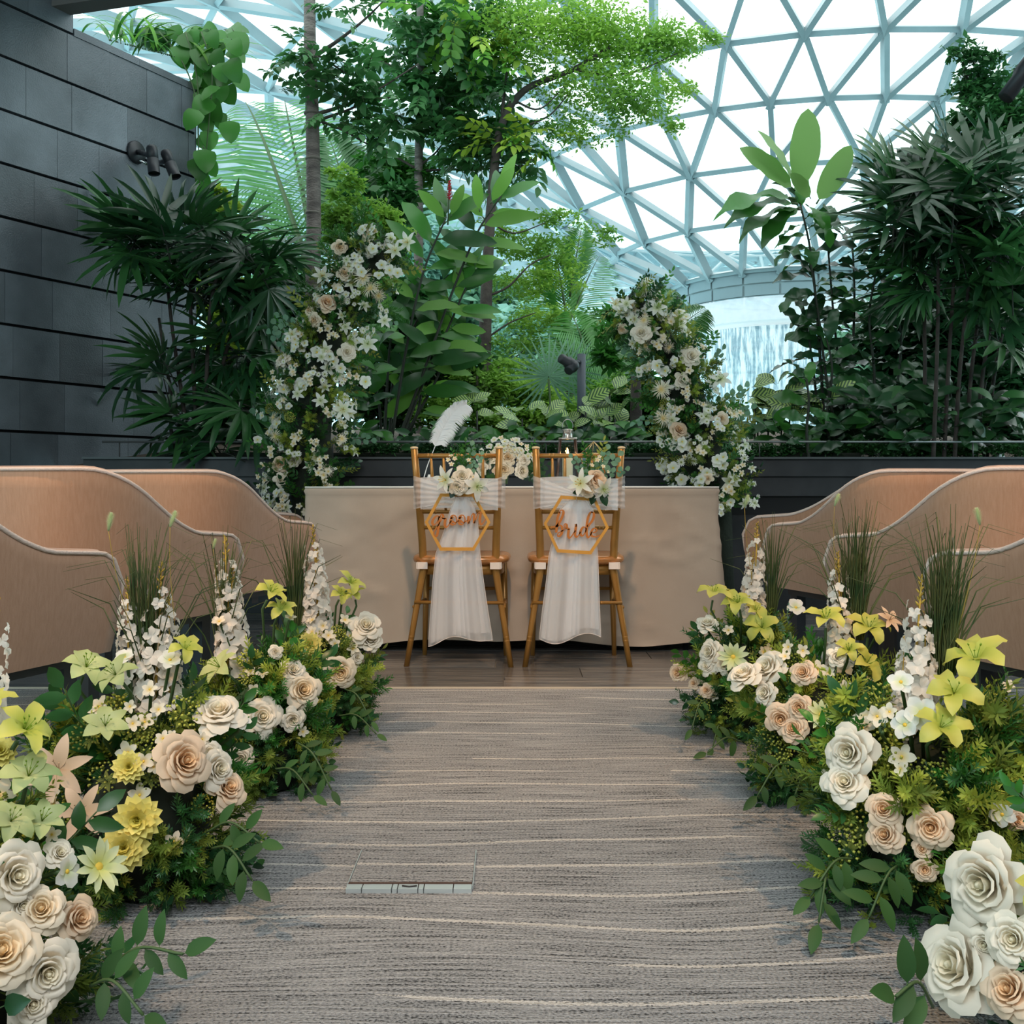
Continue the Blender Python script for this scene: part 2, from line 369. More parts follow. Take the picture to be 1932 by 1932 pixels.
def fan_mesh(name, m, seed, k=8, pet=.45, W=.05, L=.62, span=2.6, droop=.5, n=5):
    mb = MB(); r = random.Random(seed)
    pts = [(0, 0, 0), (0, .01, pet*.5), (0, -.0, pet)]; mb.tube(pts, [.011, .008, .007], 4, 1)
    for i in range(k):
        t = (i/(k-1)-.5)*span+r.uniform(-.05, .05); l = L*(1-.22*abs(t)/(span/2))*r.uniform(.9, 1.05)
        mb.blade(l, W*r.uniform(.85, 1.15), n, droop*r.uniform(.6, 1.5), .35, a=.75, b=.45, M=orient((0, 0, pet), (math.sin(t), r.uniform(-.12, .05), math.cos(t)), up=(0, 1, 0)))
    return mb.mesh(name, [m, DSTEM])
def frond_mesh(name, m, seed, n=34, L=.42, W=.017, arc=.9, ang=1.0, droop=.7):
    mb = MB(); r = random.Random(seed); pts = []; y = z = 0
    for i in range(15):
        t = i/14; pts.append(Vector((0, y, z))); y -= math.sin(arc*t*t)/14; z += math.cos(arc*t*t)/14
    mb.tube(pts, [.013*(1-.85*i/14) for i in range(15)], 4, 1)
    for i in range(n):
        t = .16+.84*i/n; x = t*14; k = int(x); p = pts[k].lerp(pts[min(14, k+1)], x-k); tg = (pts[min(14, k+1)]-pts[k]).normalized() if k < 14 else (pts[14]-pts[13]).normalized()
        l = L*math.sin(PI*(.18+.78*t))**.7*r.uniform(.93, 1.05)
        nrm = Vector((1, 0, 0)).cross(tg)
        for sd in (-1, 1):
            d = Vector((sd, 0, 0))*math.sin(ang)+tg*math.cos(ang)+nrm*.12
            mb.blade(l, W, 3, droop*r.uniform(.7, 1.4), .3, a=.7, b=.5, M=orient(p, d, up=-nrm if nrm.y < 0 else nrm))
    return mb.mesh(name, [m, STEM])
def leaf_mesh(name, m, W=.16, n=7, droop=.6, fold=.22, wave=0, a=.8, b=.8, wf=3, pet=.08):
    mb = MB(); mb.tube([(0, 0, 0), (0, 0, pet)], .014, 4, 1)
    mb.blade(1-pet, W, n, droop, fold, wave, a, b, wf=wf, z0=pet); return mb.mesh(name, [m, STEM])
def compound_mesh(name, m, seed, n=9, L=.42, W=.10):
    mb = MB(); r = random.Random(seed); mb.tube([(0, 0, 0), (0, -.02, .5), (0, -.12, 1)], [.012, .009, .005], 3, 1)
    for i in range(n):
        t = .18+.8*(i//2)/(n//2); sd = 1 if i % 2 else -1; p = Vector((0, -.12*t*t, t))
        d = Vector((sd*.9, r.uniform(-.45, .1), .55)) if i < n-1 else Vector((0, -.3, 1))
        mb.blade(L*r.uniform(.8, 1.1), W, 3, .7, .2, a=.8, M=orient(p, d, up=(0, 1, 0)))
    return mb.mesh(name, [m, STEM])
ROSE = [rose_mesh('rose_a', ROSE_M, 1), rose_mesh('rose_b', ROSE_M, 2, .12), rose_mesh('rose_c', ROSEW_M, 3, .1), rose_mesh('rose_d', ROSEP_M, 4)]
ROSEW = [ROSE[2], rose_mesh('rose_e', ROSEW_M, 9, .15)]
ROSEP = [ROSE[3], rose_mesh('rose_f', ROSEP_M, 12, .05)]
ZIN = [zinnia_mesh('zinnia', ZIN_M), zinnia_mesh('zinnia_b', ZIN_M, w=.27, seed=5)]
LILYG = [star_mesh('lily_green', [LILYG_M, G_lime], W=.30, tilt=.6, droop=1.3, seed=2), star_mesh('lily_green_b', [LILYG_M, G_lime], W=.32, tilt=.75, droop=1.7, seed=3)]
LILYY = [star_mesh('lily_yellow', [LILYY_M, G_lime], n=5, W=.31, tilt=1.0, droop=2.1, seed=4, a=1.0, wave=.2, fold=.35, L=1.15), star_mesh('lily_yellow_b', [LILYY_M, G_lime], n=5, W=.34, tilt=.8, droop=1.9, seed=5, a=1.1, stamen=3, wave=.2, fold=.35, L=1.15)]
LILYP = [star_mesh('lily_peach', [LILYP_M, LILYP_M], W=.20, tilt=.3, droop=.7, seed=6)]
LILYW = [star_mesh('lily_white', [LILYW_M, YEL], W=.20, tilt=.45, droop=.8, seed=7), star_mesh('lily_white_b', [LILYW_M, G_lime], W=.23, tilt=.3, droop=.9, seed=8)]
BLOS = [star_mesh('blossom', [BLOS_M, YEL], n=5, W=.34, tilt=.35, droop=.3, stamen=0, eye=.12, a=1.2, b=.6, seed=9)]
ORCH = [star_mesh('orchid', [LILYW_M, YEL], n=5, W=.46, tilt=.2, droop=.3, stamen=0, eye=.14, a=1.1, b=.5, seed=19)]
DAISY = [star_mesh('daisy', [LILYW_M, G_olive], n=13, W=.14, tilt=.2, droop=.2, stamen=0, eye=.22, a=1.1, b=.5, seed=10)]
COSM = [star_mesh('cosmos', [COSM_M, YEL], n=12, W=.17, tilt=.4, droop=.5, stamen=0, eye=.18, a=1.1, b=.6, seed=11)]
SPID = [star_mesh('spider_mum', [BLOS_M, BLOS_M], n=30, W=.03, tilt=.5, droop=1.4, stamen=0, a=.8, b=.5, seed=12)]
LARK = [larkspur_mesh('larkspur_a', 1), larkspur_mesh('larkspur_b', 2)]
SED = [sedum_mesh('sedum_a', G_sedum, 1), sedum_mesh('sedum_b', G_olive, 2), sedum_mesh('sedum_c', G_sedum, 3, 40)]
FERN = [fern_mesh('fern_a', G_sprig, 1), fern_mesh('fern_b', G_mid, 2, 8), fern_mesh('fern_c', G_sprig, 3, 6, 10, .2), fern_mesh('fern_d', G_deep, 4), fern_mesh('fern_e', G_lemon, 5, 7, 10), fern_mesh('fern_f', G_lemon, 6, 6, 9, .13)]
SPR = [leafsprig_mesh('sprig_a', G_deep, 1, 13, .30, .055), leafsprig_mesh('sprig_b', G_dark, 2, 11, .34, .075), leafsprig_mesh('sprig_c', G_mid, 3, 15, .22, .04), leafsprig_mesh('sprig_d', G_rose, 4, 11, .32, .085), leafsprig_mesh('sprig_e', G_olive, 5, 15, .24, .035)]
EUC = [leafsprig_mesh('euc', G_euc, 6, 9, .28, .10, a=1.1)]
GRASS = [grass_mesh('grass_a', 1), grass_mesh('grass_b', 2)]
FOX = [foxtail_mesh('foxtail', 1)]
ROSELEAF = leaf_mesh('rose_leaf', G_rose, W=.19, n=6, droop=.35, wave=.03, a=.85, b=.75)
KINDS = dict(rose=('rose', ROSE[:3]), rosew=('rose', ROSEW), rosep=('rose', ROSEP), zin=('zinnia', ZIN), lg=('lily', LILYG), ly=('lily', LILYY), lp=('lily', LILYP), lw=('lily', LILYW),
             bl=('blossom', BLOS), orch=('orchid', ORCH), da=('daisy', DAISY), co=('cosmos', COSM), sp=('spider_mum', SPID), sed=('sedum_head', SED), euc=('eucalyptus_sprig', EUC))
PARTLAB = dict(rosew='white rose', rosep='peach rose', zin='yellow zinnia', lg='green lily', ly='yellow green lily', lp='peach lily', lw='white lily', co='pale green cosmos')
CAMP = Vector((0, 0, CH))
def ellipsoid_hit(px, py, c, rad):
    d = P(px, py, 1)-CAMP; o = CAMP-Vector(c)
    dd = Vector([d[i]/rad[i] for i in range(3)]); oo = Vector([o[i]/rad[i] for i in range(3)])
    A = dd.dot(dd); B = 2*oo.dot(dd); C_ = oo.dot(oo)-1; D = B*B-4*A*C_
    if D < 0: p = P(px, py, c[1]); n = p-Vector(c); return p, n.normalized()
    t = (-B-math.sqrt(D))/(2*A); p = CAMP+d*t; n = p-Vector(c)
    return p, Vector([n[i]/rad[i]**2 for i in range(3)]).normalized()
def flower(root, kind, p, n, size, r=R, stemto=None):
    nm, ms = KINDS[kind]; M = orient(p, n, r.uniform(0, 6.28), s=size)
    o = link(nm, r.choice(ms), root, M=T(-root.location) @ M)
    if kind in PARTLAB: o['label'] = PARTLAB[kind]
    return o
# ---------------------------------------------------------------- floor arrangements along the aisle
MOSS = mat('dark_foam', (.012, .018, .010), .95, bump=.6, bs=30)
def arrangement(label, cx, cy, rx, ry, h, flowers, larks, grass, fox, seed, nfern=70,  branches=(), side=1):
    r = random.Random(seed); root = empty('flower_arrangement', (cx, cy, 0), label, 'flower arrangement', 'aisle flower arrangements')
    inv = T(-root.location); c = (cx, cy, 0); rad = (rx, ry, h)
    core = MB(); core.lathe([(.30, .0), (.55, .02), (.62, .25), (.55, .48), (.35, .62), (.02, .7)], 14)
    for v in range(len(core.v)):
        x, y, z = core.v[v]; q = noise.noise(Vector((x*4, y*4, z*4+seed)))*.12; core.v[v] = (x*rx*(1+q), y*ry*(1+q), z*h)
    part('foam_base', core, MOSS, root)
    def surf(th, ph, k=1.0):
        n = Vector((math.cos(th)*math.cos(ph)/rx, math.sin(th)*math.cos(ph)/ry, math.sin(ph)/h)).normalized()
        return Vector((cx+rx*k*math.cos(th)*math.cos(ph), cy+ry*k*math.sin(th)*math.cos(ph), h*k*math.sin(ph))), n
    sc = (rx+h)/2
    keep = []
    for kind, px, py, rp in flowers:
        p, n = ellipsoid_hit(px, py, c, rad); keep.append((p+(CAMP-p).normalized()*rp*p.y/F*.3, rp*p.y/F*1.02+.004))
    for (bx, by), (tx, ty), k in larks:
        for q in range(5): keep.append((P(bx+(tx-bx)*q/5, by+(ty-by)*q/5, cy), .045))
    def clear(a, b):
        for t in (.55, .75, .9, 1.02):
            q = a.lerp(b, t)
            for kp, kr in keep:
                if (q-kp).length < kr: return False
                v = (kp-CAMP).normalized(); w_ = q-CAMP
                if w_.length < (kp-CAMP).length and (w_-v*w_.dot(v)).length < kr*.75: return False
        return True
    for i in range(int(nfern*2.6)):
        th = r.uniform(-PI, .35) if r.random() < .85 else r.uniform(.3, PI-.3); ph = r.uniform(.02, 1.45)
        low = ph < .5; k0 = r.uniform(.45, .62); p, n = surf(th, ph, k0); p1_, _ = surf(th, ph, 1.0); d = n+Vector((0, 0, .22 if not low else .05))+rv(.38)
        L = (p1_-p).length*r.uniform(.80, 1.08)+.012; q = r.random()
        if not clear(p, p+d.normalized()*L): continue
        if low: ms, nm = (SPR[1:2]+SPR[3:4]+SPR[0:1]+FERN[3:4], 'leaf_sprig') if q < .6 else (FERN, 'fern_sprig')
        else: ms, nm = (FERN, 'fern_sprig') if q < .68 else (SPR[2:3]+SPR[4:5]+SPR[0:1], 'leaf_sprig')
        link(nm, r.choice(ms), root, M=inv @ orient(p, d, r.uniform(0, 6.28), s=L))
    for i in range(int(nfern*.42)):
        th = r.uniform(-PI+.1, -.1); ph = r.uniform(.2, 1.3); p, n = surf(th, ph, r.uniform(.86, 1.0))
        if not clear(p, p): continue
        link('sedum_head', r.choice(SED), root, M=inv @ orient(p, n+Vector((0, 0, .4)), r.uniform(0, 6), s=sc*r.uniform(.075, .115)))
    for i in range(9):
        th = r.uniform(-PI+.1, -.1); ph = r.uniform(.3, 1.3); p, n = surf(th, ph, .96)
        flower(root, 'bl', p, n+Vector((0, -.4, .2)), sc*r.uniform(.055, .08), r)
    for kind, px, py, rp in flowers:
        p, n = ellipsoid_hit(px, py, c, rad); s = rp*p.y/F; tc = (CAMP-p).normalized()
        n = (n*.75+tc*.75+rv(.38)).normalized() if kind not in ('ly', 'lg') else (n*.35+tc*.45+Vector((r.uniform(-.5, .5), 0, .55))).normalized(); p2 = p+n*s*.30+tc*(s*.35+.008)
        st = MB(); st.tube([p2-n*s*.4, p2-n*s*1.0, Vector((cx, cy, h*.35)).lerp(p, .55)], .0035, 5)
        flower(root, kind, p2, n, s, r)
        link('flower_stem', st.mesh('stem', STEM), root, M=inv)
    for (bx, by), (tx, ty), k in larks:
        p0 = P(bx, by, cy+.02); p1 = P(tx, ty, cy+.05); p0 = p0-(p1-p0)*.12
        link('larkspur', LARK[k], root, M=inv @ orient(p0, p1-p0, r.uniform(0, 6), s=(p1-p0).length))
    for (bx, by), ty in grass:
        p0 = P(bx, by, cy+.04); p1 = P(bx, ty, cy+.04); L = (p1-p0).length*1.12; p0.z -= L*.1
        o = link('grass_tuft', r.choice(GRASS), root, M=inv @ orient(p0, (.02, 0, 1), r.uniform(0, 6), s=L)); o['kind'] = 'stuff'
    for (bx, by), (tx, ty) in fox:
        p0 = P(bx, by, cy); p1 = P(tx, ty, cy-.02); L = (p1-p0).length/.98
        dd = (p1-p0).normalized(); sd = -1 if tx < bx else 1
        link('foxtail_stalk', FOX[0], root, M=inv @ orient(p0, dd, 0 if sd > 0 else PI, up=(0, -1, 0), s=L))
    for pts in branches:          # drooping branches of large rose leaves; last two numbers are the leaf size and the count
        (x0, y0), (x1, y1), yy, ls, nl = pts
        a = P(x0, y0, yy+.05); b = P(x1, y1, yy-.02); mid = (a+b)/2+Vector((0, -.01, .03)); cv = cr([a, mid, b], 6)
        mb = MB(); mb.tube([q-root.location for q in cv], .0022, 5); br = part('leaf_branch', mb, STEM, root)
        for i in range(nl):
            t = .25+.75*i/max(1, nl-1); q = cv[min(len(cv)-1, int(t*(len(cv)-1)))]; tg = (b-a).normalized(); sdv = tg.cross(Vector((0, -1, .25))).normalized()*(1 if i % 2 else -1)
            d = tg*.55+sdv*.9+rv(.15) if i < nl-1 else tg+rv(.1)
            link('leaf', ROSELEAF, br, M=inv @ orient(q, d, up=(r.uniform(-.3, .3), -.75, .6), s=ls*r.uniform(.85, 1.1)))
    return root
# ================================================================ SETTING
def carpet_mat():
    m = bpy.data.materials.new('carpet'); m.use_nodes = True; nt = m.node_tree; L = nt.links; b = nt.nodes['Principled BSDF']
    b.inputs['Roughness'].default_value = .95; b.inputs['Specular IOR Level'].default_value = .15
    tc = _n(nt, 'ShaderNodeTexCoord'); sp = _n(nt, 'ShaderNodeSeparateXYZ'); L.new(tc.outputs['Object'], sp.inputs[0])
    def mapn(scale, detail=2, ns=1.0):
        mp = _n(nt, 'ShaderNodeMapping'); mp.inputs['Scale'].default_value = scale; L.new(tc.outputs['Object'], mp.inputs[0])
        z = _n(nt, 'ShaderNodeTexNoise'); z.inputs['Scale'].default_value = ns; z.inputs['Detail'].default_value = detail; L.new(mp.outputs[0], z.inputs[0]); return z.outputs[0]
    def mth(op, a, c=None, c2=None):
        n = _n(nt, 'ShaderNodeMath', operation=op)
        for i, q in enumerate((a, c, c2)):
            if q is None: continue
            if isinstance(q, (int, float)): n.inputs[i].default_value = q
            else: L.new(q, n.inputs[i])
        return n.outputs[0]
    warp = mth('MULTIPLY', mth('SUBTRACT', mapn((1.1, 1.6, 1), 1), .5), .17)
    yy = mth('ADD', sp.outputs['Y'], warp)
    cb = _n(nt, 'ShaderNodeCombineXYZ'); L.new(mth('MULTIPLY', sp.outputs['X'], 4.5), cb.inputs[0]); L.new(mth('MULTIPLY', yy, 130), cb.inputs[1])
    st = _n(nt, 'ShaderNodeTexNoise'); st.inputs['Scale'].default_value = 1; st.inputs['Detail'].default_value = 4; st.inputs['Roughness'].default_value = .6; L.new(cb.outputs[0], st.inputs[0])
    pile = mapn((1, 1.25, 1), 2, 190)
    r = _n(nt, 'ShaderNodeValToRGB'); e = r.color_ramp.elements
    e[0].position = .30; e[0].color = (.055, .057, .06, 1); e[1].position = .70; e[1].color = (.44, .445, .45, 1)
    q = e.new(.40); q.color = (.235, .245, .255, 1); L.new(mth('ADD', st.outputs[0], mth('MULTIPLY', mth('SUBTRACT', pile, .5), .9)), r.inputs[0])
    fr = mth('ABSOLUTE', mth('SUBTRACT', mth('FRACT', mth('ADD', mth('MULTIPLY', yy, 7.5), mth('MULTIPLY', mapn((.5, .9, 1), 1), 1.6))), .5))
    brk = mapn((.8, 9, 1), 1, 1.3)
    line = mth('MULTIPLY', mth('LESS_THAN', fr, mth('ADD', -.02, mth('MULTIPLY', pile, .12))), mth('GREATER_THAN', brk, .42))
    mx = _n(nt, 'ShaderNodeMixRGB'); mx.inputs[2].default_value = (.74, .71, .66, 1); L.new(mth('MULTIPLY', line, .62), mx.inputs[0]); L.new(r.outputs[0], mx.inputs[1])
    L.new(mx.outputs[0], b.inputs['Base Color'])
    bp = _n(nt, 'ShaderNodeBump'); bp.inputs['Strength'].default_value = .9; bp.inputs['Distance'].default_value = .012
    L.new(mth('ADD', mth('MULTIPLY', st.outputs[0], 1.2), mth('ADD', mth('MULTIPLY', pile, .8), mth('MULTIPLY', line, .35))), bp.inputs['Height']); L.new(bp.outputs[0], b.inputs['Normal'])
    return m
CARPET = carpet_mat()
fl = MB()
fl.box((0, -.6, -.06), (9, 8.9, .12)); o = part('floor', fl, CARPET, smooth=False); o['kind'] = 'structure'      # carpeted slab up to y = 3.85
fb = MB(); fb.box((0, 5.1, -.075), (9, 2.5, .13)); ft = part('floor_tiled', fb, mat('grout', (.35, .33, .30), .9), smooth=False); ft['kind'] = 'structure'
TILE = mat('wood_look_tile', (.075, .08, .088), .22, col2=(.21, .19, .17), ns=2.5, stretch=(1.2, 14, 1), rnd=.35, spec=.5)
rows = [3.85, 4.06, 4.27, 4.48, 4.69, 4.90, 5.11, 5.32, 5.53, 5.74, 5.95]
offs = [-.29, .02, -.33, .35]
tm = {}
for i in range(len(rows)-1):
    x = -4.5+offs[i % 4]-.0
    while x < 4.5:
        wd = 1.19; mb = MB(); mb.box((0, 0, 0), (wd-.004, .205, .014))
        if 't' not in tm: tm['t'] = mb.mesh('floor_tile', TILE, False)
        if abs(x) < 3.4: link('floor_tile', tm['t'], ft, loc=(x+wd/2, rows[i]+.105, -.004))
        x += wd
tr = MB(); tr.box((0, 3.852, .002), (9, .008, .008)); o = part('trim_1', tr, mat('edge_strip', (.62, .55, .45), .4, metal=.3), smooth=False); o['kind'] = 'structure'
# floor outlet box in the carpet
fo = empty('floor_outlet_box', (-.196, 1.96, 0), 'silver strip edge of the carpet-topped outlet lid set into the aisle', 'floor outlet')
ALU = mat('aluminium', (.62, .72, .76), .35, metal=.6)
for i, (a, b) in enumerate([(-.120, -.091), (-.089, -.034), (-.032, -.023), (-.021, .016), (.018, .027), (.029, .083), (.085, .119)]):
    mb = MB(); mb.box(((a+b)/2, -.003, .004), (b-a, .024, .009)); part('strip_plate', mb, ALU, fo, smooth=False)
mb = MB(); mb.box((-.1205, .10, .003), (.0015, .19, .008)); mb.box((.1205, .10, .003), (.0015, .19, .008)); mb.box((0, .195, .001), (.24, .0015, .006)); part('lid_frame', mb, ALU, fo, smooth=False)
mb = MB(); mb.box((-.196, 2.062, .002), (.238, .184, .007)); o = part('carpet_lid', mb, CARPET, fo, smooth=False, M=T(-fo.location))
mb = MB(); mb.box((0, .012, .0045), (.238, .006, .011)); part('cable_slot', mb, mat('slot_brown', (.06, .03, .02), .8), fo, smooth=False)
mb = MB(); mb.tube([(-.014, -.002, .0095), (0, -.006, .0095), (.014, -.002, .0095)], .0018, 5); part('finger_pull', mb, mat('pull_black', (.02, .02, .02), .5), fo)
# wall of dark stone tiles
WO = Vector((-2.86, 5.73, 0)); WD = Vector((.465, .885, 0)).normalized(); WN = Vector((WD.y, -WD.x, 0))
def wp(t, out, z): return WO+WD*t+WN*out+Vector((0, 0, z))
Rw = Matrix((WD, -WN, Vector((0, 0, 1)))).transposed().to_4x4()
tE = 1.47
wl = MB(); wl.box((-1.8+tE/2, .16, 1.75), (3.6+tE, .26, 3.5)); wl.box((-1.8+.24, .16, 3.75), (3.6+.48, .26, .6))
wl = part('wall_left', wl, mat('wall_core', (.012, .013, .015), .9), smooth=False, M=T(WO) @ Rw); wl['kind'] = 'structure'
STONE = mat('basalt_tile', (.065, .084, .10), .42, col2=(.16, .19, .22), ns=3, bump=.3, bs=120, rnd=.28, spec=.6, contrast=(.3, .75))
rw = random.Random(3); zc = []
for k in range(13): zc.append(3.56-.10-.3*(k+1)+.1)
for k in range(-1, 12):
    z0 = 3.46-.3*(k+1); z1 = z0+.3; x = -3.5+rw.uniform(-.2, .1); lim = tE if k >= 0 else .48
    if z1 <= 0.02: continue
    while x < lim:
        wd = rw.choice([.30, .31, .42, .30, .52]); x1 = min(lim, x+wd)
        if x1 > -1.6 and x1-x > .03:
            mb = MB(); dz = .283; pr = rw.uniform(.0, .003)
            mb.box(((x+x1)/2, .025-pr, max(.14, (z0+z1)/2)), (x1-x-.0025, .05, dz if z0 > 0 else .25)); link('stone_tile', mb.mesh('stone_tile', STONE, False), wl)
        x = x1
x = .48
while x < tE:
    x1 = min(tE, x+.5); mb = MB(); mb.box(((x+x1)/2, .02, 3.475), (x1-x-.002, .055, .045)); link('coping_stone', mb.mesh('coping', STONE, False), wl); x = x1
mb = MB(); mb.box((tE+.012, .15, 1.75), (.02, .28, 3.5)); part('end_cap', mb, STONE, wl, smooth=False)
# soffit beam + ceiling slab over the seating
BEAMC = mat('soffit_paint_lit_face', (.48, .47, .44), .8); 
bd = Vector((.85, -.24, 0)).normalized(); b0 = Vector((-2.75, 6.10, 3.57)); Rb = Matrix((bd, Vector((-bd.y, bd.x, 0)), Vector((0, 0, 1)))).transposed().to_4x4()
mb = MB(); mb.box((3.3, .0, .25), (6.9, .13, .5)); o = part('trim_2', mb, mat('soffit_beam', (.16, .155, .15), .8), smooth=False, M=T(b0) @ Rb); o['kind'] = 'structure'
mb = MB(); mb.box((3.3, -.075, .27), (6.9, .02, .46)); o = part('trim_3', mb, BEAMC, smooth=False, M=T(b0) @ Rb); o['kind'] = 'structure'  # near face of the beam, interior light on it put into the paler colour
mb = MB(); mb.box((3.0, -4.9, .45), (10.5, 9.7, .2)); o = part('ceiling_slab', mb, BEAMC, smooth=False, M=T(b0) @ Rb); o['kind'] = 'structure'
mb = MB(); mb.box((0, -5.0, 1.9), (10, .2, 3.8)); mb.box((0, 0, 0), (.001, .001, .001)); mb.v = mb.v[:8]; mb.f = mb.f[:6]; mb.m = mb.m[:6]
o = part('wall_back', mb, mat('back_wall', (.30, .26, .22), .8), smooth=False); o['kind'] = 'structure'
mb = MB(); mb.box((4.6, -.6, 1.9), (.2, 8.9, 3.8)); o = part('wall_right', mb, mat('right_wall', (.22, .19, .17), .8), smooth=False); o['kind'] = 'structure'
# planter
PL = mat('planter_black', (.018, .021, .025), .5, col2=(.03, .033, .038), ns=8)
pt = empty('planter', (0, 5.95, 0), 'long black planter trough across the back with thin steel rail above', 'planter')
mb = MB(); mb.box((.8, .09, .29), (6.6, .03, .58)); part('lower_panel', mb, PL, pt, smooth=False)
mb = MB(); mb.box((.8, .07, .755), (6.6, .05, .13)); part('upper_panel', mb, PL, pt, smooth=False)
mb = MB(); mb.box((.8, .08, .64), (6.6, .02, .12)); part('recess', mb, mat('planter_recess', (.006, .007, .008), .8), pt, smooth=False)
mb = MB(); mb.box((.8, .06, .856), (6.6, .08, .10)); part('top_band', mb, PL, pt, smooth=False)
mb = MB(); mb.box((.8, .05, .912), (6.6, .11, .012)); part('rim', mb, mat('planter_rim', (.07, .08, .085), .4), pt, smooth=False)
mb = MB(); mb.tube([(-2.4, .05, 1.008), (4.1, .05, 1.008)], .007, 6); part('rail', mb, mat('rail_steel', (.22, .23, .23), .4, metal=.6), pt)
for i in range(6):
    mb = MB(); mb.tube([(-2.3+i*1.25, .05, .9), (-2.3+i*1.25, .05, 1.008)], .004, 5); part('rail_post', mb, mat('rail_post', (.1, .1, .1), .4, metal=.6), pt)
mb = MB(); rg = random.Random(5)
mb.grid(lambda u, v: (-7+u*30-v*0, 6.06+v*v*34, .84+.04*noise.noise(Vector((u*60, v*60, 0)))+.55*min(1, v*v*34/5.5)**.7), 60, 40)
o = part('ground_soil', mb, mat('soil', (.03, .022, .015), .95, col2=(.09, .06, .04), ns=30, bump=.9, bs=60)); o['kind'] = 'structure'
# ---------------------------------------------------------------- glass dome, built as a surface of revolution round the waterfall
AX = Vector((12, 45, 0))
PR = [(4.8, 9.15, 21, 0), (7.5, 10.4, 21, .5), (9.7, 11.8, 21, 0), (11.9, 13.2, 42, 0), (15, 14.05, 42, .5), (18.5, 14.9, 42, 0), (22, 15.6, 42, .5)]
r_ = 24.6; ph = 0
while r_ < 61:
    t = (r_-34)/27; z = 16.2-(1.0*t*t*.6 if t < 0 else 0)
    if t > 0: z = 16.2*math.sqrt(max(.0, 1-t**2.6))+.2
    PR.append((r_, z, 84, ph)); ph = .5-ph; r_ += 2.35 if r_ < 50 else 1.6
def node(i, k):
    r0, z, n, h = PR[i]; a = 2*PI*(k+h)/n; return Vector((AX.x+r0*math.sin(a), AX.y-r0*math.cos(a), z))
ANG = lambda i, k: 2*PI*(k+PR[i][3])/PR[i][2]
edges = set(); tris = []
for i in range(len(PR)):
    n = PR[i][2]
    for k in range(n): edges.add(((i, k), (i, (k+1) % n)))
    if i+1 < len(PR):
        m = PR[i+1][2]; a, b = 0, 0; A0 = 0
        kk = [(i, k) for k in range(n)]+[(i, 0)]; # zip two rings together by angle
        ia = ib = 0
        while ia < n or ib < m:
            pa, pb = (i, ia % n), (i+1, ib % m); edges.add((pa, pb))
            na = 2*PI*(ia+1+PR[i][3])/n; nb = 2*PI*(ib+1+PR[i+1][3])/m
            if ib >= m or (ia < n and na <= nb+1e-6): tris.append((pa, (i, (ia+1) % n), pb)); ia += 1
            else: tris.append((pa, pb, (i+1, (ib+1) % m))); ib += 1
def okp(p): return p.y > 7 and -.72 < p.x/p.y < .80
def sz(*ps):
    q = [(p.x/p.y*F, (p.z-CH)/p.y*F) for p in ps]; inf = any(abs(x) < 1000 and -150 < y < 950 for x, y in q)
    return (max(math.dist(q[0], b) for b in q[1:])) if inf else 0
dome = tag(link('ceiling', MB().lathe([(4.95, 8.05), (4.78, 8.1), (4.78, 9.1), (5.0, 9.2), (5.2, 9.1)], 84, cap=False).mesh('oculus_ring', mat('ring_beam', (.42, .47, .48), .5)), loc=(AX.x, AX.y, 0)), kind='structure')
STEELM = mat('dome_steel', (.30, .37, .39), .45, col2=(.36, .43, .45), ns=1)
def cen(p): return Vector((AX.x, AX.y, 0))
def strut(mb, p, q):
    mid = (p+q)/2; rad = Vector((mid.x-AX.x, mid.y-AX.y, 0)); R0 = rad.length; cpt = Vector((AX.x, AX.y, 0))+rad.normalized()*34+Vector((0, 0, 2))
    nrm = (mid-cpt); d = (q-p).normalized(); nrm = (nrm-d*nrm.dot(d)).normalized(); sd = d.cross(nrm).normalized(); wv, dp = .085, .34
    v = [pp+sd*a*wv+nrm*b for pp in (p, q) for a, b in ((-1, 0), (1, 0), (1, -dp), (-1, -dp))]
    mb.add([x-AX for x in v], [(0, 1, 2, 3), (4, 7, 6, 5), (0, 4, 5, 1), (1, 5, 6, 2), (2, 6, 7, 3), (3, 7, 4, 0)])
es = sorted([(sz(node(*a), node(*b)), a, b) for a, b in edges if okp(node(*a)) or okp(node(*b))], reverse=True)
rest = MB()
for i, (s, a, b) in enumerate(es):
    if i < 290:
        mb = MB(); strut(mb, node(*a), node(*b)); part('strut', mb, STEELM, dome, smooth=False)
    else: strut(rest, node(*a), node(*b))
part('strut_grid', rest, STEELM, dome, smooth=False)['kind'] = 'stuff'
GL = glassmat('dome_glass', (.95, 1.0, .99), .05, deep=(.40, .60, .66))
ts = sorted([(sz(*[node(*q) for q in t]), t) for t in tris if any(okp(node(*q)) for q in t)], reverse=True, key=lambda q: q[0])
rest = MB()
for i, (s, t) in enumerate(ts):
    v = [node(*q)-AX+Vector((0, 0, .0)) for q in t]; c = sum(v, Vector())/3; v = [c+(q-c)*.985 for q in v]; nn = (v[1]-v[0]).cross(v[2]-v[0]).normalized()*.02
    vv = v; ff = [(0, 1, 2)]
    if i < 290: part('glass_pane', MB().add(vv, ff), GL, dome, smooth=False)
    else: rest.add(vv, ff)
part('glass_field', rest, GL, dome, smooth=False)['kind'] = 'stuff'
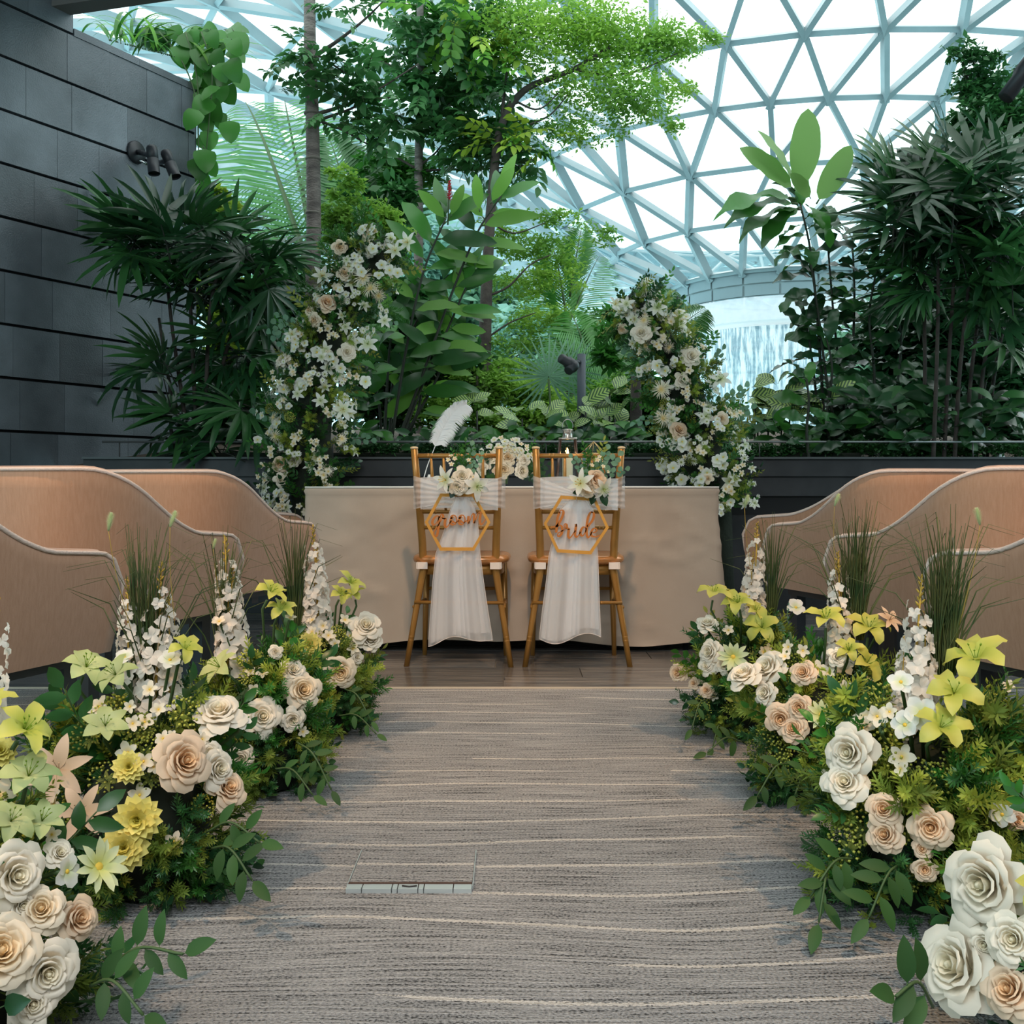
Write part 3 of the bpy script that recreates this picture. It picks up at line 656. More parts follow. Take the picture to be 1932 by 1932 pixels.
# ring panels under the oculus, blinds of pale louvre on the far side
PANEL = mat('ring_panel', (.32, .37, .39), .45, rnd=.06)
for k in range(21):
    a0 = 2*PI*(k+.03)/21; a1 = 2*PI*(k+.97)/21
    if not (-1.9 < ((a0+a1)/2+PI) % (2*PI)-PI < 1.9): continue
    mb = MB(); 
    for z0, z1, ro in ((8.12, 8.55, 4.84), (8.60, 9.08, 4.90)):
        mb.grid(lambda u, v: (ro*math.sin(a0+(a1-a0)*u), -ro*math.cos(a0+(a1-a0)*u), z0+(z1-z0)*v), 4, 1)
    part('ring_panel', mb, PANEL, dome, smooth=False)
# waterfall
wm = bpy.data.materials.new('falling_water'); wm.use_nodes = True; nt = wm.node_tree; L = nt.links; b = nt.nodes['Principled BSDF']
tc = _n(nt, 'ShaderNodeTexCoord'); mp = _n(nt, 'ShaderNodeMapping'); mp.inputs['Scale'].default_value = (5, 5, .45); L.new(tc.outputs['Object'], mp.inputs[0])
nz = _n(nt, 'ShaderNodeTexNoise'); nz.inputs['Scale'].default_value = 1.6; nz.inputs['Detail'].default_value = 6; nz.inputs['Roughness'].default_value = .7; L.new(mp.outputs[0], nz.inputs[0])
rr = _n(nt, 'ShaderNodeValToRGB'); rr.color_ramp.elements[0].position = .42; rr.color_ramp.elements[1].position = .56
rr.color_ramp.elements[0].color = (.12, .24, .30, 1); rr.color_ramp.elements[1].color = (.95, .98, 1, 1); L.new(nz.outputs[0], rr.inputs[0])
L.new(rr.outputs[0], b.inputs['Base Color']); b.inputs['Roughness'].default_value = .3
tt = _n(nt, 'ShaderNodeBsdfTransparent'); tl = _n(nt, 'ShaderNodeBsdfTranslucent'); L.new(rr.outputs[0], tl.inputs[0]); m1 = _n(nt, 'ShaderNodeMixShader'); m1.inputs[0].default_value = .5
L.new(b.outputs[0], m1.inputs[1]); L.new(tl.outputs[0], m1.inputs[2]); m2 = _n(nt, 'ShaderNodeMixShader'); m2.inputs[0].default_value = .72
L.new(tt.outputs[0], m2.inputs[1]); L.new(m1.outputs[0], m2.inputs[2]); L.new(m2.outputs[0], nt.nodes['Material Output'].inputs[0])
wf = empty('waterfall', (AX.x, AX.y, 0), 'white curtain of falling water below the grey ring of the glass dome', 'waterfall')
part('water_sheet', MB().lathe([(4.5, 7.0), (4.35, 3), (4.3, -6)], 64, cap=False), wm, wf)
part('upper_band', MB().lathe([(4.62, 8.1), (4.62, 7.15)], 64, cap=False), mat('acrylic_band', (.80, .80, .82), .3, col2=(.9, .88, .9), ns=3, trans=.5, alpha=.8), wf)
part('lip', MB().lathe([(4.64, 7.18), (4.70, 7.12), (4.66, 6.95), (4.5, 6.95)], 64, cap=False), mat('acrylic_lip', (.85, .86, .86), .3, trans=.4), wf)
# ---------------------------------------------------------------- wall spotlights, post spotlight, ceiling spotlight
BLK = mat('black_metal', (.022, .026, .032), .45)
DK = mat('lamp_mouth', (.004, .004, .005), .6)
ws = empty('wall_spotlight', wp(.95, 0, 2.885), 'black twin-headed spotlight fixed to the dark stone wall', 'spotlight')
iv = T(-ws.location)
mb = MB(); mb.lathe([(.072, 0), (.072, .018), (.064, .026)], 24, M=iv @ orient(wp(.95, 0.0, 2.885), WN)); part('mount_plate', mb, BLK, ws)
for (x0, y0), (x1, y1), yy, ts_ in (((286, 277), (291, 328), 6.36, (.95, .03)), ((312, 286), (331, 334), 6.46, (1.14, .0))):
    a = P(x0, y0, yy); q = P(x1, y1, yy-.03); d = (q-a); hd = MB()
    hd.lathe([(.0, -.004), (.030, 0), (.034, .012), (.034, d.length*.45), (.031, d.length*.455), (.031, d.length*.47), (.036, d.length*.475), (.036, d.length)], 20, M=iv @ orient(a, d), cap=False)
    h = part('lamp_head', hd, BLK, ws)
    part('lamp_opening', MB().lathe([(.035, d.length-.012), (.001, d.length-.014)], 20, M=iv @ orient(a, d), cap=False), DK, h)
    c = a.lerp(q, .35); mb = MB(); base = wp(ts_[0], ts_[1], 2.885 if ts_[1] else 2.87); mb.tube([base-ws.location, c-ws.location], .017, 8); part('arm', mb, BLK, ws)
mb = MB(); mb.tube([iv @ wp(.95, .04, 2.83), iv @ wp(1.0, .05, 2.815)], .007, 6); part('cable_gland', mb, mat('chrome', (.8, .85, .88), .2, metal=1), ws)
ps = empty('post_spotlight', P(1097, 860, 6.5), 'dark grey twin-headed spotlight on a post among the plants', 'spotlight'); iv = T(-ps.location)
GR = mat('grey_metal', (.055, .075, .095), .5)
mb = MB(); mb.tube([iv @ P(1097, 900, 6.5), iv @ P(1097, 668, 6.5)], .027, 12); part('post', mb, GR, ps)
for (x0, y0), (x1, y1), rr_ in (((1082, 690), (1057, 675), .030), ((1083, 688), (1072, 700), .030)):
    a = P(x0, y0, 6.42); q = P(x1, y1, 6.36); d = q-a
    part('lamp_head', MB().lathe([(.02, -.01), (rr_+.008, 0), (rr_+.008, d.length*.45), (rr_, d.length*.5), (rr_, d.length*.95), (rr_-.006, d.length), (.001, d.length-.006)], 16, M=iv @ orient(a, d)), BLK, ps)
mb = MB(); mb.tube([iv @ P(1097, 684, 6.5), iv @ P(1088, 682, 6.44), iv @ P(1082, 690, 6.42)], .012, 8); part('bracket', mb, BLK, ps)
cs = empty('ceiling_spotlight', P(1990, 60, 4.6), 'black cylindrical spotlight hanging at the top right edge', 'spotlight'); iv = T(-cs.location)
a = P(1968, 90, 4.45); q = P(1897, 184, 4.45); d = q-a
part('lamp_body', MB().lathe([(.03, 0), (.044, .01), (.044, d.length*.55), (.038, d.length*.56), (.038, d.length*.6), (.034, d.length*.61), (.034, d.length), (.001, d.length-.01)], 20, M=iv @ orient(a, d)), BLK, cs)
mb = MB(); mb.tube([iv @ a.lerp(q, .2), iv @ (a.lerp(q, .2)+Vector((.12, .02, .12))), iv @ (a.lerp(q, .2)+Vector((.12, .02, .98)))], .010, 8); part('hanger', mb, BLK, cs)
# ================================================================ ARMCHAIRS
FAB = mat('peach_fabric', (.36, .20, .12), .85, col2=(.40, .23, .145), ns=30, stretch=(6, 6, 1), bump=.12, bs=160, sheen=.4, spec=.2)
PIPE = mat('piping_fabric', (.62, .50, .44), .8, bump=.3, bs=200)
CUSH = mat('cushion_fabric', (.66, .56, .48), .85, bump=.3, bs=220)
def plan(s):                # 0..1 from right arm front, round the back, to the left arm front
    W2, D2, rc = .315, .31, .20; a = 2*D2-rc; q = PI*rc/2; b = 2*W2-2*rc; tot = 2*a+2*q+b; x = s*tot
    if x < a: return W2, D2-x, 1, 0, x
    x2 = x-a
    if x2 < q: t = x2/rc; return W2-rc+rc*math.cos(t), -D2+rc-rc*math.sin(t), math.cos(t), -math.sin(t), x
    x2 -= q
    if x2 < b: return W2-rc-x2, -D2, 0, -1, x
    x2 -= b
    if x2 < q: t = x2/rc; return -W2+rc-rc*math.sin(t), -D2+rc-rc*math.cos(t), -math.sin(t), -math.cos(t), tot-x
    x2 -= q; return -W2, -D2+rc+x2, -1, 0, tot-x
def ztop(x):
    z = .615+.02*min(1, x/.25); t = min(1, max(0, (x-.19)/.40)); z += .175*t*t*(3-2*t)
    if x < .07: z -= .07-math.sqrt(max(0, .07**2-(.07-x)**2))
    return z
def make_armchair():
    root = empty('armchair', (0, 0, 0), 'x', 'armchair', 'peach armchairs beside the aisle')
    mb = MB(); NS = 60
    def sec(u, v):
        x, y, nx, ny, d = plan(u); zt = ztop(d); zb = .395; th = .045
        prof = [(0, 1.0, .0), (.02, .0, 0)]
        if v <= .5: t = v/.5; z = zb+(zt-zb)*t; k = -.028*(1-t)**1.6; 
        elif v < .62: t = (v-.5)/.12; z = zt+.012*math.sin(PI*t); k = -th*t
        else: t = (v-.62)/.38; z = zt+(zb+.03-zt)*t; k = -th-.035*t
        fy = -.008*(1-min(1, (z-zb)/.25)) if d < .12 else 0
        return (x+nx*k, y+ny*k+fy, z)
    mb.grid(sec, NS, 18)
    n0 = 0
    for u in (0, NS):        # close the arm fronts
        ids = [j*(NS+1)+u for j in range(19)]; mb.f.append(tuple(ids if u == 0 else ids[::-1])); mb.m.append(0)
    shell = part('shell', mb, FAB, root)
    mb = MB(); pts = []
    for i in range(NS+1):
        x, y, nx, ny, d = plan(i/NS); pts.append((x-nx*.001, y-ny*.001, ztop(d)+.003))
    x, y, nx, ny, d = plan(0); pts = [(x-nx*.05, y-.018, .41), (x-nx*.02, y-.003, .48)]+pts
    x, y, nx, ny, d = plan(1); pts += [(x-nx*.02, y-.003, .48), (x-nx*.05, y-.018, .41)]
    mb.tube(pts, .0055, 6); part('piping', mb, PIPE, root)
    mb = MB()
    def cush(u, v):
        a = 2*PI*u; c, s_ = math.cos(a), math.sin(a); q = .38; ex = lambda t: math.copysign(abs(t)**q, t)
        prof = [(.93, .40), (1.0, .425), (1.0, .47), (.95, .488), (.5, .495), (0, .497)]; r, z = prof[round(v*5)]
        return (.252*r*ex(c), .035+.265*r*ex(s_), z)
    mb.grid(cush, 40, 5); part('seat_cushion', mb, CUSH, root)
    mb = MB(); mb.box((0, 0, .385), (.50, .50, .03)); mb.box((0, .02, .36), (.46, .04, .03)); part('base_frame', mb, BLK, root, smooth=False)
    for sx_ in (-1, 1):
        for sy in (-1, 1):
            mb = MB(); mb.box((sx_*.225, sy*.225, .19), (.038, .038, .38)); part('leg', mb, BLK, root, smooth=False)
    return root
def copy_tree(o, parent=None):
    c = o.copy(); COL.objects.link(c); c.parent = parent
    for ch in list(o.children): copy_tree(ch, c)
    return c
arm0 = make_armchair()
def place_armchair(corner, deg, label, first=False, sc=1.0):
    o = arm0 if first else copy_tree(arm0); a = math.radians(deg); lx = .315*(1 if deg < 0 else -1)*sc; ly = .31*sc
    x = corner[0]-(lx*math.cos(a)-ly*math.sin(a)); y = corner[1]-(lx*math.sin(a)+ly*math.cos(a))
    o.location = (x, y, 0); o.rotation_euler = (0, 0, a); o['label'] = label
    return o
place_armchair((-.885, 2.33), -21, 'peach armchair nearest the camera on the left of the aisle', True)
place_armchair((-.81, 3.09), -21, 'peach armchair second from the camera on the left of the aisle')
place_armchair((-.735, 3.90), -21, 'peach armchair third on the left, just before the table')
place_armchair((-.955, 4.78), -50, 'peach armchair left of the table, only its arm showing')
place_armchair((.93, 2.33), 21, 'peach armchair nearest the camera on the right of the aisle')
place_armchair((.914, 3.00), 21, 'peach armchair second from the camera on the right of the aisle')
place_armchair((.92, 3.75), 21, 'peach armchair third on the right, showing its tall rounded back')
place_armchair((1.01, 4.48), 58, 'peach armchair right of the table with pale cushion edge showing')
# ================================================================ TABLE
LIN = mat('tablecloth_linen', (.47, .38, .305), .85, col2=(.51, .42, .34), ns=5, bump=.05, bs=300, spec=.2)
tb = empty('folding_table', (0, 5.0, 0), 'long folding table hidden under the beige cloth, dark feet showing below', 'table')
mb = MB(); mb.box((0, 0, .725), (1.83, .70, .03)); part('table_top', mb, mat('table_board', (.7, .7, .68), .5), tb, smooth=False)
for x in (-.80, .80):
    for y in (-.28, .28):
        mb = MB(); mb.tube([(x, y, 0), (x, y, .71)], .014, 8); part('leg', mb, BLK, tb)
x0, x1, y0, y1 = -.935, .935, 4.64, 5.39
per = [(x1, y1), (x1, y0), (x0, y0), (x0, y1), (x1, y1)]; seg = []
for a, b in zip(per, per[1:]):
    n = int(math.dist(a, b)/.02)
    for i in range(n): t = i/n; seg.append((a[0]+(b[0]-a[0])*t, a[1]+(b[1]-a[1])*t))
ns_ = len(seg)
def clothf(u, v):
    i = int(round(u*ns_)) % ns_; x, y = seg[i]; h = .05+.012*math.sin(u*23)+.008*math.sin(u*51); z = .752+(h-.752)*v
    cxn = max(-1, min(1, x/.935)); cyn = (y-5.015)/.375; nx = abs(cxn)**40*math.copysign(1, cxn); ny = abs(cyn)**40*math.copysign(1, cyn)
    fl_ = .05*v**1.3 if nx and abs(nx) > .5 else 0
    q = noise.noise(Vector((x*2.2, y*2.2, z*3.5)))*.020-abs(noise.noise(Vector((x*4+z*3, y*6, z*7-x*3))))*.016-abs(noise.noise(Vector((x*9-z*6, y*3, z*13+x*6))))*.007
    q *= min(1, v*5); q += .006*(1 if .015 < v < .03 else 0)
    k = fl_*.9+q
    return (x+nx*max(k, -.004)+(.02*v*nx), y+ny*max(q*1.6, -.01)-(.012*v if ny < -.5 else 0), z)
mb = MB(); mb.grid(clothf, ns_, 40)
tcl = part('tablecloth', mb, LIN); tag(tcl, 'beige linen tablecloth falling to the floor over the long table', 'tablecloth')
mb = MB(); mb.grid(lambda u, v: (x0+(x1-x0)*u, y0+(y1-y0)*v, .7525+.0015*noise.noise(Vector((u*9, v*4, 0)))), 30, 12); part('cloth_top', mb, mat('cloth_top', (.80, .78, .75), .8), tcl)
mb = MB(); mb.tube([(x0-.002, y0-.004, .7515), (x1+.002, y0-.004, .7515)], .0045, 6); part('top_seam', mb, mat('seam_white', (.85, .8, .74), .8), tcl)
# ================================================================ BANQUET CHAIRS
GOLD = mat('gold_paint', (.36, .17, .035), .32, col2=(.44, .22, .05), ns=5, metal=.35, spec=.6)
GOLDS = mat('gold_seat', (.52, .22, .07), .2, metal=.25, spec=.7)
def bamboo(mb, pts, r, nodes=()):
    pts = [Vector(p) for p in pts]; mb.tube(pts, r, 10)
    tot = [(pts[i+1]-pts[i]).length for i in range(len(pts)-1)]; L_ = sum(tot); r0 = r if isinstance(r, (int, float)) else r[0]
    for t in nodes:
        d = t*L_; i = 0
        while i < len(tot)-1 and d > tot[i]: d -= tot[i]; i += 1
        p = pts[i].lerp(pts[i+1], d/tot[i]); dr = (pts[i+1]-pts[i]).normalized()
        for off in (-.008, .008): mb.tube([p+dr*(off-.004), p+dr*off, p+dr*(off+.004)], [r0*.98, r0*1.16, r0*.98], 10, caps=False)
def make_chiavari():
    root = empty('banquet_chair', (0, 0, 0), 'x', 'chair', 'gold banquet chairs at the table')
    for sd in (-1, 1):
        mb = MB(); bamboo(mb, [(sd*.220, -.17, 0), (sd*.186, -.155, .21), (sd*.153, -.135, .41), (sd*.156, -.145, .52), (sd*.168, -.20, .75), (sd*.176, -.245, .915)], [.0115, .013, .0165, .0165, .015, .0145], (.13, .28, .36, .72))
        part('rear_leg', mb, GOLD, root)
        mb = MB(); mb.lathe([(.015, 0), (.017, .003), (.015, .008), (.006, .010)], 10, c=(sd*.176, -.246, .913)); part('finial', mb, mat('gold_tip', (.75, .55, .32), .4), root)
        mb = MB(); bamboo(mb, [(sd*.182, .11, 0), (sd*.178, .12, .2), (sd*.172, .12, .42)], [.010, .013, .015], (.3, .55, .8)); part('front_leg', mb, GOLD, root)
        mb = MB(); bamboo(mb, [(sd*.190, -.155, .25), (sd*.178, .12, .25)], .008, (.3, .7)); part('side_stretcher', mb, GOLD, root)
        mb = MB(); mb.box((sd*.153, -.16, .425), (.042, .012, .028)); mb.box((sd*.153+sd*.024, -.13, .425), (.004, .07, .026)); part('seat_tie', mb, mat('tie_white', (.85, .74, .66), .8), root, smooth=False)
    for z, r, y, hw in ((.885, .0095, -.234, .174), (.652, .009, -.178, .161), (.585, .0085, -.162, .158)):
        mb = MB(); bamboo(mb, [(-hw, y, z), (hw, y, z)], r, (.18, .5, .82)); part('back_rail', mb, GOLD, root)
    for x in (-.108, -.056, .056, .108):
        mb = MB(); bamboo(mb, [(x*.94, -.178, .652), (x*.97, -.206, .77), (x, -.234, .885)], [.0055, .0075, .0055], (.5, .62)); part('spindle', mb, GOLD, root)
    for z, yy, hw in ((.27, -.160, .188), (.30, .12, .176)):
        mb = MB(); bamboo(mb, [(-hw, yy, z), (hw, yy, z)], .0075, (.25, .75)); part('cross_stretcher', mb, GOLD, root)
    def seatf(prof, sx_, sy):
        def f(u, v):
            a = 2*PI*u; ex = lambda t: math.copysign(abs(t)**.55, t); r, z = prof[round(v*(len(prof)-1))]
            return (sx_*r*ex(math.cos(a)), .0+sy*r*ex(math.sin(a)), z)
        return f
    pr = [(.02, .428), (.9, .428), (1.0, .436), (1.02, .448), (1.0, .460), (.94, .467), (.5, .462), (.01, .460)]
    mb = MB(); mb.grid(seatf(pr, .205, .175), 44, 7); part('seat', mb, GOLDS, root)
    pr = [(.80, .385), (.90, .385), (.90, .43), (.80, .43), (.80, .385)]
    mb = MB(); mb.grid(seatf(pr, .200, .165), 44, 4); part('seat_rail', mb, GOLD, root)
    return root
ch1 = make_chiavari(); ch1.location = (-.215, 4.46, 0); ch1['label'] = 'gold bamboo-style chair carrying the groom sign'
ch2 = copy_tree(ch1); ch2.location = (.274, 4.455, 0); ch2['label'] = 'gold bamboo-style chair carrying the bride sign'; ch1.rotation_euler = (0, 0, math.radians(-3))
ORG = mat('organza', (.98, .98, 1.0), .5, alpha=.46, trans=.25); ORG2 = mat('organza_dense', (.98, .98, 1.0), .6, alpha=.85, trans=.6)
ORG3 = mat('organza_thin', (.98, .97, .98), .5, alpha=.33, trans=.25); HEM = mat('organza_hem', (.95, .85, .80), .6, alpha=.8)
def sash(cxp, knot, tail, ts, label):      # cxp chair centre x (m)
    root = empty('chair_sash', (cxp, 4.19, .73), label, 'chair sash', 'organza sashes on the chairs'); iv = T(-root.location); rs = random.Random(int(cxp*100)+50)
    kx, kz = knot.x-cxp, knot.z
    def band(u, v):           # gathered band across the back of the posts
        t = abs(u*2-1); x = (u*2-1)*.188; g = t**.8; z0 = kz-.006+(.672-kz)*g; z1 = kz+.012+(.790-kz)*g; xx = x+kx*(1-t)
        fold_ = .006*math.sin(v*34+u*3)+.003*math.sin(v*71)
        yy = -.035+.0*t+fold_*g-.035*(z1-.73)*g
        if t > .93: yy += (t-.93)*.5
        return (xx, yy, (z0+(z1-z0)*v)-.73)
    part('gathered_band', MB().grid(band, 48, 26), ORG3, root)
    def back(u, v): x = (u*2-1)*.158; return (x, .035+.004*math.sin(v*40+u*4)-(.05 if abs(u-.5) > .47 else 0)*1, .665+.130*v-.73+.004*math.sin(u*5))
    part('wrapped_band', MB().grid(back, 40, 24), ORG2, root)
    tl, bl_ = tail          # rows of (pixel y, left x, right x)
    rows_ = tl; sY = 4.165
    def tf(u, v, off=0, w0=1, w1=1):
        k = v*(len(rows_)-1); i = min(len(rows_)-2, int(k)); f = k-i; yy = rows_[i][0]+(rows_[i+1][0]-rows_[i][0])*f
        lx = rows_[i][1]+(rows_[i+1][1]-rows_[i][1])*f; rx = rows_[i][2]+(rows_[i+1][2]-rows_[i][2])*f
        px = lx+(rx-lx)*u; dep = .012*math.sin(u*15+off+v*1.5)*(v**.5)+.006*math.sin(u*37+off*2)*v
        yb = yy+(bl_(u) if v > .85 else 0)*(v-.85)/.15
        p = P(px, yb, sY+dep+off*.008-.02*(1-v)); return p-root.location
    part('tail', MB().grid(lambda u, v: tf(u, v), 60, 26), ORG, root)
    part('tail', MB().grid(lambda u, v: tf(.03+u*.62, min(1, v*.985), 1.3), 40, 24), ORG, root)
    part('tail', MB().grid(lambda u, v: tf(.42+u*.55, min(1, v*.95), 2.4), 40, 24), ORG, root)
    mb = MB(); mb.tube([tf(i/60, 1) for i in range(61)], .0012, 4); part('hem', mb, HEM, root)
    mb = MB(); mb.tube([tf(0, i/26) for i in range(27)], .0009, 4); mb2 = MB(); mb2.tube([tf(1, i/26) for i in range(27)], .0009, 4); part('hem', mb, HEM, root); part('hem', mb2, HEM, root)
    mb = MB(); q = P(knot.x*F/knot.y+CX, 934, 4.15)-root.location; mb.lathe([(.004, -.016), (.016, -.01), (.019, 0), (.016, .01), (.004, .016)], 12, c=tuple(q)); part('knot', mb, ORG2, root)
    return root
sash(-.215, P(870, 936, 4.155), ([(936, 860, 882), (960, 850, 897), (1000, 838, 903), (1045, 822, 906), (1100, 816, 913), (1160, 812, 922), (1208, 808, 930)], lambda u: 12*math.cos(u*7)*(1-u)), None, "sheer white organza sash tied on the groom chair")
sash(.274, P(1090, 938, 4.155), ([(938, 1080, 1102), (962, 1055, 1120), (1000, 1048, 1122), (1045, 1036, 1128), (1100, 1030, 1130), (1160, 1022, 1132), (1205, 1017, 1134)], lambda u: 10*math.sin(u*6)), None, 'sheer white organza sash tied on the bride chair')
# ================================================================ HEXAGON SIGNS
SIGN = mat('sign_wood', (.58, .27, .035), .45, col2=(.66, .32, .05), ns=4, stretch=(3, 1, 1)); LET = mat('letter_wood', (.50, .155, .02), .5)
U = .1325/865
def strokes(mb, lst, c, y0=-.004, y1=.0025):
    for st in lst:
        pts = [Vector(((x-c[0])*U, 0, -(y-c[1])*U)) for x, y in st]
        if len(pts) > 2: pts = cr(pts, 6)
        N = len(pts); L_, R_ = [], []; pw = None
        for i, p in enumerate(pts):
            t = pts[min(N-1, i+1)]-pts[max(0, i-1)]; t.normalize(); n = Vector((t.z, 0, -t.x))
            wd = (14+19*max(0, -t.z)**.8)*U; pw = wd if pw is None else pw*.6+wd*.4
            L_.append(p-n*pw); R_.append(p+n*pw)
        v = [(q.x, y, q.z) for y in (y0, y1) for q in L_+R_]; f = []
        for i in range(N-1):
            f += [(i, i+1, N+i+1, N+i), (2*N+i, 3*N+i, 3*N+i+1, 2*N+i+1), (i, 2*N+i, 2*N+i+1, i+1), (N+i, N+i+1, 3*N+i+1, 3*N+i)]
        f += [(0, N, 3*N, 2*N), (N-1, 3*N-1, 4*N-1, 2*N-1)]
        mb.add(v, f)
def hexsign(px, py, rollpx, c, hexo, letters, label):
    root = empty('hexagon_sign', P(px, py, 4.135), label, 'sign', 'hexagon signs on the chair backs')
    o = [((x-c[0])*U, -(y-c[1])*U) for x, y in hexo]; inn = [(x*.905, z*.885) for x, z in o]
    part('hexagon_frame', MB().prism(o, -.003, .003, inner=inn), SIGN, root, smooth=False)
    for l in letters: mb = MB(); strokes(mb, l, c); part('letter', mb, LET, root, smooth=False)
    mb = MB(); mb.tube([(0, -.004, o[0][1]+.002), (.003, -.006, o[0][1]-.012), (.003, .012, o[0][1]+.004)], .0012, 4); part('hanging_thread', mb, HEM, root)
    return root
g = [[[(490, 705), (440, 665), (380, 680), (310, 760), (288, 840), (312, 895), (355, 890), (405, 835), (445, 760), (465, 690)], [(465, 675), (462, 800), (450, 940), (432, 1090), (400, 1190), (350, 1185), (325, 1125), (350, 1050), (400, 970), (450, 900), (500, 810), (545, 745), (640, 722)]],
     [[(575, 725), (520, 710), (500, 660), (530, 622), (570, 645), (575, 710), (600, 735), (645, 722)], [(635, 725), (620, 820), (618, 900), (645, 955), (680, 950), (725, 890), (790, 780)]],
     [[(850, 700), (800, 720), (765, 790), (780, 870), (840, 895), (905, 860), (930, 770), (905, 680), (850, 645), (795, 680), (780, 740)], [(800, 790), (860, 835), (930, 825), (985, 785)]],
     [[(1075, 695), (1025, 710), (985, 780), (1000, 860), (1055, 890), (1125, 850), (1152, 760), (1125, 675), (1070, 640), (1015, 680), (1000, 740)], [(1020, 780), (1080, 830), (1150, 825), (1215, 770)]],
     [[(1245, 665), (1235, 760), (1240, 865)], [(1240, 865), (1285, 770), (1335, 630), (1385, 585)], [(1395, 600), (1388, 730), (1392, 860)], [(1392, 860), (1440, 730), (1490, 600), (1535, 560), (1560, 590), (1545, 720), (1545, 840), (1585, 890), (1640, 830), (1700, 735)]]]
hexsign(863.5, 985, 0, (955, 826), [(500, 72), (90, 830), (490, 1580), (1390, 1580), (1822, 830), (1385, 70)][::-1], g, 'gold hexagon sign reading groom on the chair back')
b = [[[(570, 560), (510, 700), (488, 900), (468, 1105)], [(545, 590), (590, 520), (645, 520), (660, 590), (610, 730), (535, 870), (480, 930), (400, 955), (315, 975)], [(500, 960), (555, 912), (615, 940), (630, 1040), (605, 1140), (545, 1200), (498, 1185), (530, 1115), (620, 1060), (700, 1020)]],
     [[(745, 995), (695, 970), (675, 910), (705, 872), (745, 900), (750, 965), (790, 1005), (830, 1000)], [(805, 1005), (790, 1100), (785, 1190), (820, 1245), (880, 1195), (935, 1105), (975, 1050)]],
     [[(985, 880), (1000, 925), (1010, 905), (985, 880)], [(995, 925), (975, 1050), (965, 1160), (1000, 1222), (1050, 1185), (1110, 1080)]],
     [[(1255, 995), (1200, 955), (1145, 1000), (1105, 1100), (1125, 1175), (1180, 1180), (1235, 1090), (1268, 985)], [(1435, 575), (1385, 565), (1330, 650), (1290, 800), (1272, 960), (1268, 1100), (1288, 1205), (1325, 1232), (1375, 1160), (1410, 1080)], [(1385, 565), (1445, 580), (1465, 660), (1420, 790), (1350, 880), (1290, 950)]],
     [[(1440, 1110), (1510, 1085), (1545, 1030), (1510, 990), (1445, 1005), (1395, 1085), (1390, 1160), (1440, 1208), (1530, 1212), (1625, 1165)]]]
hexsign(1087.2, 990.5, 0, (998, 904), [(590, 125), (140, 865), (490, 1625), (1390, 1680), (1858, 972), (1502, 190)][::-1], b, 'gold hexagon sign reading bride on the chair back')
# ================================================================ CHAIR POSIES, TABLE PIECES
def bouquet(name, base, Y, flowers, greens, label, cat, seed, group=None, gsize=.05):
    r = random.Random(seed); root = empty(name, P(base[0], base[1], Y), label, cat, group); iv = T(-root.location)
    for kind, px, py, rp, dx, dz in flowers:
        p = P(px, py, Y-.03-rp*.0006); s = rp*p.y/F; flower(root, kind, p, Vector((dx, -1, dz))+rv(.15), s, r)
    for ms, px, py, dx, dz, L in greens:
        p = P(px, py, Y); link('leaf_sprig' if ms not in (FERN,) else 'fern_sprig', r.choice(ms), root, M=iv @ orient(p, (dx, -.25, dz), r.uniform(-.4, .4), up=(0, -1, 0), s=L))
    mb = MB(); mb.tube([(0, .0, -.02), (0, .0, .05)], [.012, .02], 8); part('stem_bundle', mb, STEM, root)
    return root
LF = leaf_mesh('posy_leaf', G_dark, W=.30, n=6, droop=.3, a=.8)
p1 = bouquet('flower_posy', (868, 925), 4.13, [('rose', 872, 898, 17, .1, .2), ('rose', 864, 918, 16, 0, -.1), ('lw', 842, 906, 30, -.5, .3), ('lw', 899, 917, 30, .5, -.1), ('bl', 852, 876, 6, -.2, .4), ('bl', 846, 868, 6, -.4, .4), ('bl', 858, 866, 6, .1, .6), ('bl', 851, 860, 5, 0, 1), ('bl', 893, 900, 5, .5, .5), ('bl', 884, 868, 5, .2, .5), ('rosew', 885, 908, 9, .4, .2)],
   [(SPR[2:3]+SPR[4:], 872, 895, .15, 1, .13), (SPR[2:3], 868, 895, -.35, 1, .10), (SPR[2:3], 874, 893, .45, 1, .11), (EUC, 878, 892, .25, 1, .11), (FERN[1:2], 870, 890, 0, 1, .10), ([LF], 860, 912, -1, -.8, .05), ([LF], 862, 918, -.6, -1, .055), ([LF], 880, 915, .9, -.6, .05), ([LF], 858, 905, -1, .1, .05), (EUC, 885, 895, .6, 1, .09)],
   'cream roses and white lilies posy on the groom chair', 'flower posy', 3, 'posies on the chairs')
